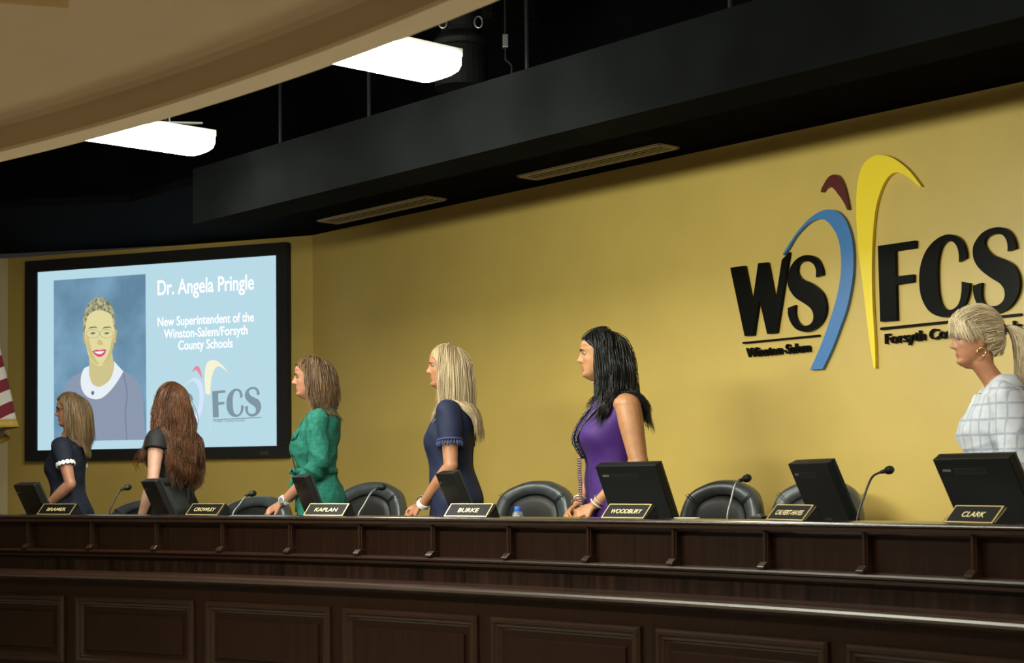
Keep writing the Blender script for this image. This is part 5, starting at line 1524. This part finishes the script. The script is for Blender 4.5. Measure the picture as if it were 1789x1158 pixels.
def out_kaplan(root, place, arms, fat, bustk, seed):
    grn = grid_cloth('green slub linen', (.002, .088, .062, 1), (.075, .27, .215, 1), 43, .06, .12)
    def fd(co, no):
        return folds(.0038, seed)(co, no)
    rows_extra = []
    make_dress(root, place, arms, fat, bustk, seed, [grn], 1.345, 1.52, .066, .050, neck=NECKL, waist=.010, fold=.0090, crease=True, name='shirt_dress', dx=.016, df=.014, db=.016)
    # collar, pocket flap, placket and tie belt
    cv = []; cf = []; N = 30
    for i in range(N + 1):
        q = -2.75 + 5.5 * i / N                         # 0 = back of the neck
        x, y = math.sin(q), math.cos(q)
        dip = .010 + .060 * max(0, -y) ** 1.3
        top = np.array([.062 * x, .022 + .064 * y - (.012 if y < -.5 else 0), 1.405 - dip])
        mid = np.array([.070 * x, .022 + .072 * y - (.014 if y < -.5 else 0), 1.412 - dip])
        pt_ = .052 if abs(q) > 2.4 else .036
        low = np.array([.100 * x, .022 + .098 * y - (.012 if y < -.5 else 0), 1.405 - dip - pt_])
        cv += [tuple(top - np.array([0, 0, .045])), tuple(top), tuple(mid), tuple(low)]
    for i in range(N):
        for j in range(3): cf.append((4 * i + j, 4 * i + 4 + j, 4 * i + 5 + j, 4 * i + 1 + j))
    o = mesh('collar', place(np.array(cv)), cf, grn, root, True); o.modifiers.new('thick', 'SOLIDIFY').thickness = .004
    def front_y(x, z):
        f = interp([(r[0], r[2]) for r in TORSO], z) + .014; rx = interp([(r[0], r[1]) for r in TORSO], z) + .016
        y = -f * math.sqrt(max(0, 1 - (x / rx) ** 2)) + interp([(r[0], r[4]) for r in TORSO], z)
        return y - bustk * (math.exp(-((x - .075) ** 2 + (z - 1.165) ** 2) / .00769) + math.exp(-((x + .075) ** 2 + (z - 1.165) ** 2) / .00769)) - .004
    for s in (1, -1):
        pv = []; pf = []
        for j, z in enumerate((1.255, 1.245, 1.23, 1.215)):
            for i in range(7):
                u = i / 6; x = s * (.045 + .075 * u); zz = z - (.012 * (1 - abs(2 * u - 1)) if j == 3 else 0)
                pv.append((x, front_y(x, zz) - (.004 if j else .001), zz))
        for j in range(3):
            for i in range(6): pf.append((j * 7 + i, j * 7 + i + 1, j * 7 + i + 8, j * 7 + i + 7))
        o = mesh('pocket_flap', place(np.array(pv)), pf, grn, root, True); o.modifiers.new('thick', 'SOLIDIFY').thickness = .004
    pv = []; pf = []
    zs = np.linspace(1.33, .8, 26)
    for z in zs:
        for x in (-.016, -.012, .012, .016): pv.append((x, front_y(x, z) - (.003 if abs(x) < .014 else 0), z))
    for j in range(25):
        for i in range(3): pf.append((j * 4 + i, j * 4 + i + 1, j * 4 + i + 5, j * 4 + i + 4))
    o = mesh('placket', place(np.array(pv)), pf, grn, root, True); o.modifiers.new('thick', 'SOLIDIFY').thickness = .003
    rows = [ring(1.03 + z, .150 + e, .108 + e, .108 + e, 0, 0, 40) for z, e in ((-.018, .004), (-.016, .010), (.016, .010), (.018, .004))]
    v, f = rings_mesh(rows, 40)
    ob = mesh('tie_belt', place(np.array(v)), f, grn, root, True)
    kn = MB().ball((.02, -.126, 1.03), (.018, .014, .017), 12)
    for s in (-1, 1):
        kn.tube([(.02, -.128, 1.03), (.02 + s * .03, -.145, 1.04), (.02 + s * .045, -.145, 1.02), (.02, -.128, 1.028)], .006, 7)
        kn.tube([(.02, -.128, 1.025), (.025 + s * .012, -.145, .95), (.03 + s * .018, -.145, .86)], [.007, .010, .009], 7)
    mesh('belt_bow', place(np.array(kn.v)), kn.f, grn, ob, True)
    watch(root, place, arms['L'], pmat('pale watch strap', (.50, .58, .58, 1), .4), pmat('watch dial', (.16, .18, .18, 1), .2), .93, .030)
def out_burke(root, place, arms, fat, bustk, seed):
    navy = cloth_mat('navy crepe', (.0075, .0115, .034, 1), .7)
    make_dress(root, place, arms, fat, bustk, seed, [navy], 1.345, .56, .066, .064, neck=NECKL, dx=.014, df=.014, db=.016)
    tm = pmat('blue tassel yarn', (.022, .035, .10, 1), .8, noise=.4, scale=60)
    for s in (1, -1):
        A = arms['L' if s > 0 else 'R']; c = lerp(SHL[s], A['el'], .56); ax = np.array(A['el']) - np.array(SHL[s]); ax /= np.linalg.norm(ax)
        a_ = Vector(ax); u = a_.orthogonal().normalized(); v = a_.cross(u); mb = MB(); rng = random.Random(4)
        b = ring_band(c - ax * .006, ax, .064, .0065); mb.add(b.v, b.f)
        for i, q in enumerate(np.linspace(0, 2 * PI, 26, endpoint=False)):
            rad = u * math.cos(q) + v * math.sin(q); p = Vector(c) + rad * .064
            ln = rng.uniform(.022, .036)
            mb.tube([p, p + a_ * ln * .4 + rad * .003, p + a_ * ln + rad * rng.uniform(-.004, .006)], [.003, .0058, .0035], 6)
        put(mb, 'tassel_cuff', tm, root, place)
    A = arms['L']
    w = lerp(A['el'], A['wr'], .97); ax = np.array(A['wr']) - np.array(A['el']); ax /= np.linalg.norm(ax)
    mb = MB()
    for q in (-.009, -.003, .003, .009): 
        b = ring_band(w + ax * q, ax, .0295, .0042); mb.add(b.v, b.f)
    put(mb, 'watch_band', pmat('white watch band', (.62, .62, .62, 1), .4), root, place)
    A = arms['R']
    bracelet(root, place, A, M['brass'], .84, .033, .004); bracelet(root, place, A, M['silver'], .90, .034, .006); bracelet(root, place, A, pmat('copper bangle', (.5, .26, .14, 1), .3, metal=.9), .96, .036, .005, .15)
def out_woodbury(root, place, arms, fat, bustk, seed):
    pur = cloth_mat('purple crepe', (.036, .0075, .105, 1), .62, sheen=.05)
    make_dress(root, place, arms, fat, bustk, seed, [pur], 1.352, 0, dx=.012, df=.014, db=.014, waist=.004, fold=.0022, neck=[(1.30, .135, .075, .098, .018), (1.335, .120, .068, .088, .020), (1.352, .104, .064, .080, .022), (1.362, .092, .062, .076, .022)])
    bead = pmat('black glass beads', (.010, .008, .012, 1), .12, spec=.8)
    bb = pmat('dusky pink beads', (.12, .07, .085, 1), .2, spec=.7)
    rng = random.Random(3)
    def fy(x, z):
        f = interp([(r[0], r[2]) for r in TORSO], z) + .016; rx = interp([(r[0], r[1]) for r in TORSO], z) + .014
        return -f * math.sqrt(max(0, 1 - (x / rx) ** 2)) + interp([(r[0], r[4]) for r in TORSO], z) - bustk * (math.exp(-((x - .075) ** 2 + (z - 1.165) ** 2) / .00769) + math.exp(-((x + .075) ** 2 + (z - 1.165) ** 2) / .00769)) - .006
    mb = MB(); mb2 = MB()
    for strand in range(3):
        for s in (-1, 1):
            x0 = s * (.070 + strand * .008)
            P = [(x0, .02, 1.385), (s * (.062 + .006 * strand), -.045, 1.34), (s * (.042 + .006 * strand), None, 1.25), (s * (.020 + .005 * strand), None, 1.15), (s * .010 + .004 * (strand - 1), None, 1.06)]
            Q = spline([(x, y if y is not None else fy(x, z), z) for x, y, z in P], 8)
            acc = 0
            for a_, b_ in zip(Q[:-1], Q[1:]):
                for t in (0, .5):
                    p = lerp(a_, b_, t)
                    mb.ball((p[0] + rng.uniform(-.003, .003), p[1] - .003, p[2]), rng.uniform(.0046, .0068), 8)
    for k in range(26):
        z = 1.06 - k * .0115
        for x in (-.010, .006, .016):
            y = fy(x, 1.10) - .006 if z < 1.1 else fy(x, z) - .004
            mb2.ball((x + .003 * math.sin(k * .7), y + .03 * (1.06 - z), z), .0058, 8)
    o = put(mb, 'bead_necklace', bead, root, place)
    mesh('bead_tassel', place(np.array(mb2.v)), mb2.f, bb, o, True)
    bracelet(root, place, arms['L'], M['silver'], .86, .0315, .0032, .25); bracelet(root, place, arms['L'], pmat('pale bangle', (.6, .5, .45, 1), .35), .95, .031, .0036)
    bracelet(root, place, arms['R'], pmat('pale bangle', (.6, .5, .45, 1), .35), .88, .031, .0040); bracelet(root, place, arms['R'], bb, .97, .031, .0045, beads=True)
def out_clark(root, place, arms, fat, bustk, seed):
    wht = grid_cloth('white windowpane cotton', (.46, .48, .53, 1), (.25, .285, .36, 1), 17, .16, .55)
    pln = cloth_mat('plain white cotton', (.46, .48, .52, 1), .75)
    make_dress(root, place, arms, fat, bustk, seed, [wht], 1.345, 1.55, .072, .054, neck=[(1.30, .158, .070, .100, .018), (1.33, .142, .060, .098, .022), (1.352, .118, .044, .092, .026), (1.372, .090, .034, .082, .028)], fold=.0085, crease=True, name='blouse', dx=.022, df=.020, db=.020)
    cv = []; cf = []; N = 30
    for i in range(N + 1):
        q = -2.6 + 5.2 * i / N; x, y = math.sin(q), math.cos(q); dip = .004 + .080 * max(0, -y) ** 1.3
        top = np.array([.064 * x, .022 + .066 * y, 1.405 - dip]); mid = np.array([.072 * x, .022 + .075 * y - .012 * max(0, -y), 1.415 - dip])
        low = np.array([.106 * x, .022 + .104 * y - .022 * max(0, -y), 1.365 - dip - .03 * max(0, -y)])
        cv += [tuple(top - np.array([0, 0, .05])), tuple(top), tuple(mid), tuple(low)]
    for i in range(N):
        for j in range(3): cf.append((4 * i + j, 4 * i + 4 + j, 4 * i + 5 + j, 4 * i + 1 + j))
    o = mesh('collar', place(np.array(cv)), cf, pln, root, True); o.modifiers.new('thick', 'SOLIDIFY').thickness = .005
    pv = []; pf = []; zs = np.linspace(1.33, .85, 20)
    for z in zs:
        f = interp([(r[0], r[2]) for r in TORSO], z) + .020 + bustk * .55 * math.exp(-((z - 1.165) / .07) ** 2) + .001 - interp([(r[0], r[4]) for r in TORSO], z)
        for x in (-.03, -.02, .02, .03): pv.append((x, -f + (.008 if abs(x) > .025 else 0), z))
    for j in range(19):
        for i in range(3): pf.append((j * 4 + i, j * 4 + i + 1, j * 4 + i + 5, j * 4 + i + 4))
    o = mesh('button_band', place(np.array(pv)), pf, pln, root, True); o.modifiers.new('thick', 'SOLIDIFY').thickness = .006
    bt_ = pmat('amber button', (.42, .25, .07, 1), .3)
    for z in (1.30, 1.22, 1.13, 1.04):
        f = interp([(r[0], r[2]) for r in TORSO], z) + .024 + bustk * .55 * math.exp(-((z - 1.165) / .07) ** 2) + .001 - interp([(r[0], r[4]) for r in TORSO], z)
        put(MB().ball((.004, -f - .002, z), (.008, .004, .008), 12), 'button', bt_, root, place)
    bracelet(root, place, arms['L'], M['silver'], .97, .031, .006)
# ------------------------------------------------------------------ the six women
def hcfg(mat, brow, **k):
    d = dict(mat=mat, brow=brow); d.update(k); return d
def arms_front(el=(.205, .045, 1.045), wr=(.085, -.165, .845), wr_r=(-.06, -.175, .845), el_r=(-.20, .03, 1.045), dirl=(-.45, -.75, -.42), dirr=(.5, -.7, -.42)):
    return {'L': dict(el=el, wr=wr, dir=dirl, palm=(-.5, .35, -.75), side=1, curl=.65), 'R': dict(el=el_r, wr=wr_r, dir=dirr, palm=(.5, .35, -.75), side=-1, curl=.65)}
DEG = PI / 180
brown = pmat('brown eyebrow', (.06, .035, .018, 1), .7); fair = pmat('fair eyebrow', (.22, .14, .06, 1), .7); blackb = pmat('black eyebrow', (.008, .006, .005, 1), .6)
fairskin = skin_mat('fair skin', (.52, .29, .185), (.40, .13, .10, 1))
tanskin = skin_mat('sun-tanned skin', (.34, .155, .082), (.30, .09, .07, 1))
palesk = skin_mat('pale skin', (.47, .27, .19), (.42, .15, .12, 1))
brownsk = skin_mat('warm brown skin', (.32, .152, .068), (.26, .07, .06, 1))
rosysk = skin_mat('rosy tanned skin', (.38, .18, .108), (.36, .10, .085, 1))

P1 = person('person in a dark navy dress with white scalloped cuffs, wearing glasses, facing left', 120, 895, 1.02, -88 * DEG, 16 * DEG, 1.52, rosysk, fitted(out_bramer),
    hcfg(hair_mat('ash blonde hair', (.060, .036, .017, 1), (.27, .18, .092, 1)), brown, len=.270, part=.02, vol=.034, wave=.003, back=.25, flip=.24, toptint=.06, n=1000, clear_y=-.040),
    arms_front(el=(.215, .085, 1.06), wr=(.15, -.115, .90), dirl=(-.2, -.8, -.55)), seed=11, lean=.02, head_off=(0, .045, 0))
glasses(*P1)
P2 = person('person in a black dress seen from behind, with long wavy red-brown hair', 299, 895, 1.0, -64 * DEG, -6 * DEG, 1.56, palesk, fitted(out_crowley),
    hcfg(hair_mat('red-brown hair', (.024, .0095, .0045, 1), (.15, .060, .026, 1)), brown, len=.53, part=.0, vol=.042, wave=.026, wfreq=23, back=.42, frizz=.05, n=1150, toptint=.16, clear_y=-.05),
    {'L': dict(el=(.245, .05, 1.045), wr=(.22, -.07, .80), dir=(-.05, -.35, -.9), palm=(-1, 0, 0), side=-1, curl=.3), 'R': dict(el=(-.21, .05, 1.045), wr=(-.10, -.14, .86), dir=(.4, -.7, -.4), palm=(.4, .3, -.8), side=-1, curl=.5)}, seed=12)
P3 = person('person in a green belted linen shirt dress with shoulder-length brown hair and a pale watch', 554, 895, 1.0, -92 * DEG, 5 * DEG, 1.66, rosysk, fitted(out_kaplan),
    hcfg(hair_mat('mid brown hair', (.045, .024, .011, 1), (.205, .122, .060, 1)), brown, len=.215, part=.015, vol=.040, wave=.008, wfreq=34, back=.25, frizz=.03, n=1000, toptint=.04, clear_y=-.032, frontlen=.9),
    arms_front(el=(.205, .03, 1.055), wr=(.085, -.185, .855), wr_r=(-.03, -.215, .84)), seed=13, fat=.88, head_off=(0, -.028, 0), nose_k=1.1)
P4 = person('person in a navy top with tasselled cuffs and long straight blonde hair', 790, 895, 1.0, -82 * DEG, 12 * DEG, 1.68, tanskin, fitted(out_burke),
    hcfg(hair_mat('blonde hair', (.18, .12, .058, 1), (.60, .48, .30, 1)), fair, len=.375, part=.01, vol=.038, wave=.004, back=.05, frizz=.03, n=1100, clear_y=-.050),
    arms_front(el=(.205, .03, 1.03), wr=(.085, -.145, .83), wr_r=(-.04, -.175, .83)), seed=14, head_off=(0, -.022, 0))
P5 = person('person in a sleeveless purple dress with a long black bead necklace and long black hair', 1071, 895, 1.0, -105 * DEG, -17 * DEG, 1.68, brownsk, fitted(out_woodbury),
    hcfg(hair_mat('black hair', (.0035, .0035, .0035, 1), (.011, .0098, .009, 1), .32), blackb, len=.345, part=.012, vol=.055, wave=.010, wfreq=24, frontlen=.85, back=.8, frizz=.03, n=1100, clear_y=-.025),
    arms_front(el=(.215, .045, 1.03), wr=(.095, -.115, .830), wr_r=(-.035, -.150, .830)), seed=15, fat=1.12, bare=1.0, wide=1.12, head_k=1.05, bustk=.045, head_off=(0, -.055, 0))
P6, place6, h2b6 = person('person in a white windowpane blouse with a blonde ponytail and gold hoop earring', 1750, 895, .98, -82 * DEG, 2 * DEG, 1.61, tanskin, fitted(out_clark),
    dict(grow=False, brow=fair, mat=None), arms_front(el=(.215, .04, 1.045), wr=(.11, -.12, .85), wr_r=(-.04, -.17, .84)), seed=16, fat=.9, bustk=.03, lean=.03, head_off=(0, -.05, 0))
# swept-back hair gathered in a clip, with a fringe and a ponytail
def pony():
    rng = np.random.default_rng(61); lk = Locks()
    tie = HC + HR * 1.06 * np.array([0, .93, .30]); tv = (tie - HC) / HR; tv /= np.linalg.norm(tv)
    spine = np.array(spline([tie, tie + np.array([0, .045, .006]), tie + np.array([0, .082, -.045]), tie + np.array([0, .092, -.125]), tie + np.array([0, .085, -.21]), tie + np.array([0, .07, -.28])], 6))
    for i in range(2600):
        while True:
            v = rng.normal(size=3); v /= np.linalg.norm(v)
            if hairline(v): break
        fringe = v[1] < -.22 and v[2] > .40 and rng.random() < .75
        sh = rng.uniform(.002, .016); pts = []
        tint = float(np.clip(.55 + .15 * math.sin(9 * v[0] + 7 * v[2]) + rng.normal(0, .09), 0, 1))
        if fringe:
            # forward over the forehead, swept to the side and ending above the brow
            p = HC + HR * v; phi = math.atan2(v[0], -v[1]) * 1.45 + rng.normal() * .08
            ez = .127 + rng.uniform(-.011, .011) - .020 * min(1.2, abs(phi)) ** 2
            cz_ = (ez - HC[2]) / HR[2]; cc = math.sqrt(max(0, 1 - cz_ * cz_))
            end = HC + (HR * 1.045 + rng.uniform(0, .007)) * np.array([math.sin(phi) * cc, -math.cos(phi) * cc, cz_])
            mid = p * .40 + end * .60 + np.array([0, -.010, .022])
            q = spline([p, p + np.array([0, -.014, .007 + sh]), mid, end], 6)
            pts = list(push_out(np.array(q), HC, HR + .003 + sh * .6))
            lk.add(pts, rng.uniform(.0016, .0028), .7, tint, 3); continue
        om = math.acos(np.clip(v @ tv, -1, 1))
        bump = .020 * max(0, v[2])
        for k in range(12):
            t = k / 11
            w = (math.sin((1 - t) * om) * v + math.sin(t * om) * tv) / (math.sin(om) + 1e-6)
            # sides dip down a little over the ears before reaching the clip
            w = w + np.array([0, 0, -.22]) * math.sin(PI * t) * max(0, .6 - v[2]) * .6; w /= np.linalg.norm(w)
            pts.append(HC + (HR + .004 + sh * (1 - t * .6) + bump * math.sin(PI * t)) * w)
        ang = rng.uniform(0, 6.28); rr = math.sqrt(rng.uniform(0, 1)); n0 = rng.uniform(.75, 1.0); ph = rng.uniform(0, 6.28)
        m = int(len(spine) * n0)
        for k in range(2, m):
            u = k / len(spine)
            wdt = (.010 + .040 * math.sin(min(1, u * 1.35) * PI * .62)) * rr
            pts.append(spine[k] + np.array([math.cos(ang) * wdt * 1.05, math.sin(ang) * wdt * .9, 0]) + np.array([math.sin(14 * u + ph), math.cos(13 * u + ph), 0]) * .006 * u)
        lk.add(pts, rng.uniform(.0016, .0028), .7, tint, 3)
    e = MB().ball((0, 0, 0), 1.0, 40); ev = np.array(e.v); keep = np.array([hairline(q) for q in ev])
    sv = HC + ev * (HR + .003); sv[~keep] = HC + ev[~keep] * (HR - .012)
    nb = len(lk.v); lk.v += [tuple(q) for q in sv]; lk.f += [tuple(i + nb for i in q) for q in e.f]; lk.t += [.3] * len(sv)
    lk.build('hair', hair_mat('platinum blonde hair', (.26, .19, .10, 1), (.74, .62, .42, 1)), P6, lambda v: place6(h2b6(v)))
    hp = MB()
    m3 = Vector((0, 1, .12)).to_track_quat('Z', 'Y').to_matrix()
    for q in np.linspace(0, 2 * PI, 9, endpoint=False):
        c = Vector(tie) + m3 @ Vector((.027 * math.cos(q), .027 * math.sin(q), .004)); hp.ball(c, (.012, .016, .012), 10)
    hp.ball(tuple(tie + np.array([0, -.002, .030])), (.024, .020, .012), 12)
    mesh('hair_clip', place6(h2b6(np.array(hp.v))), hp.f, pmat('tortoiseshell clip', (.035, .018, .008, 1), .2, noise=.6, scale=90), P6, True)
    for s in (-1, 1):
        hb_ = MB().tube([(s * .078, .006 + .017 * math.cos(q), .052 + .017 * math.sin(q)) for q in np.linspace(0, 2 * PI, 24, endpoint=False)], .0028, 8, closed=True)
        mesh('hoop_earring', place6(h2b6(np.array(hb_.v))), hb_.f, M['goldjewel'], P6, True)
pony()
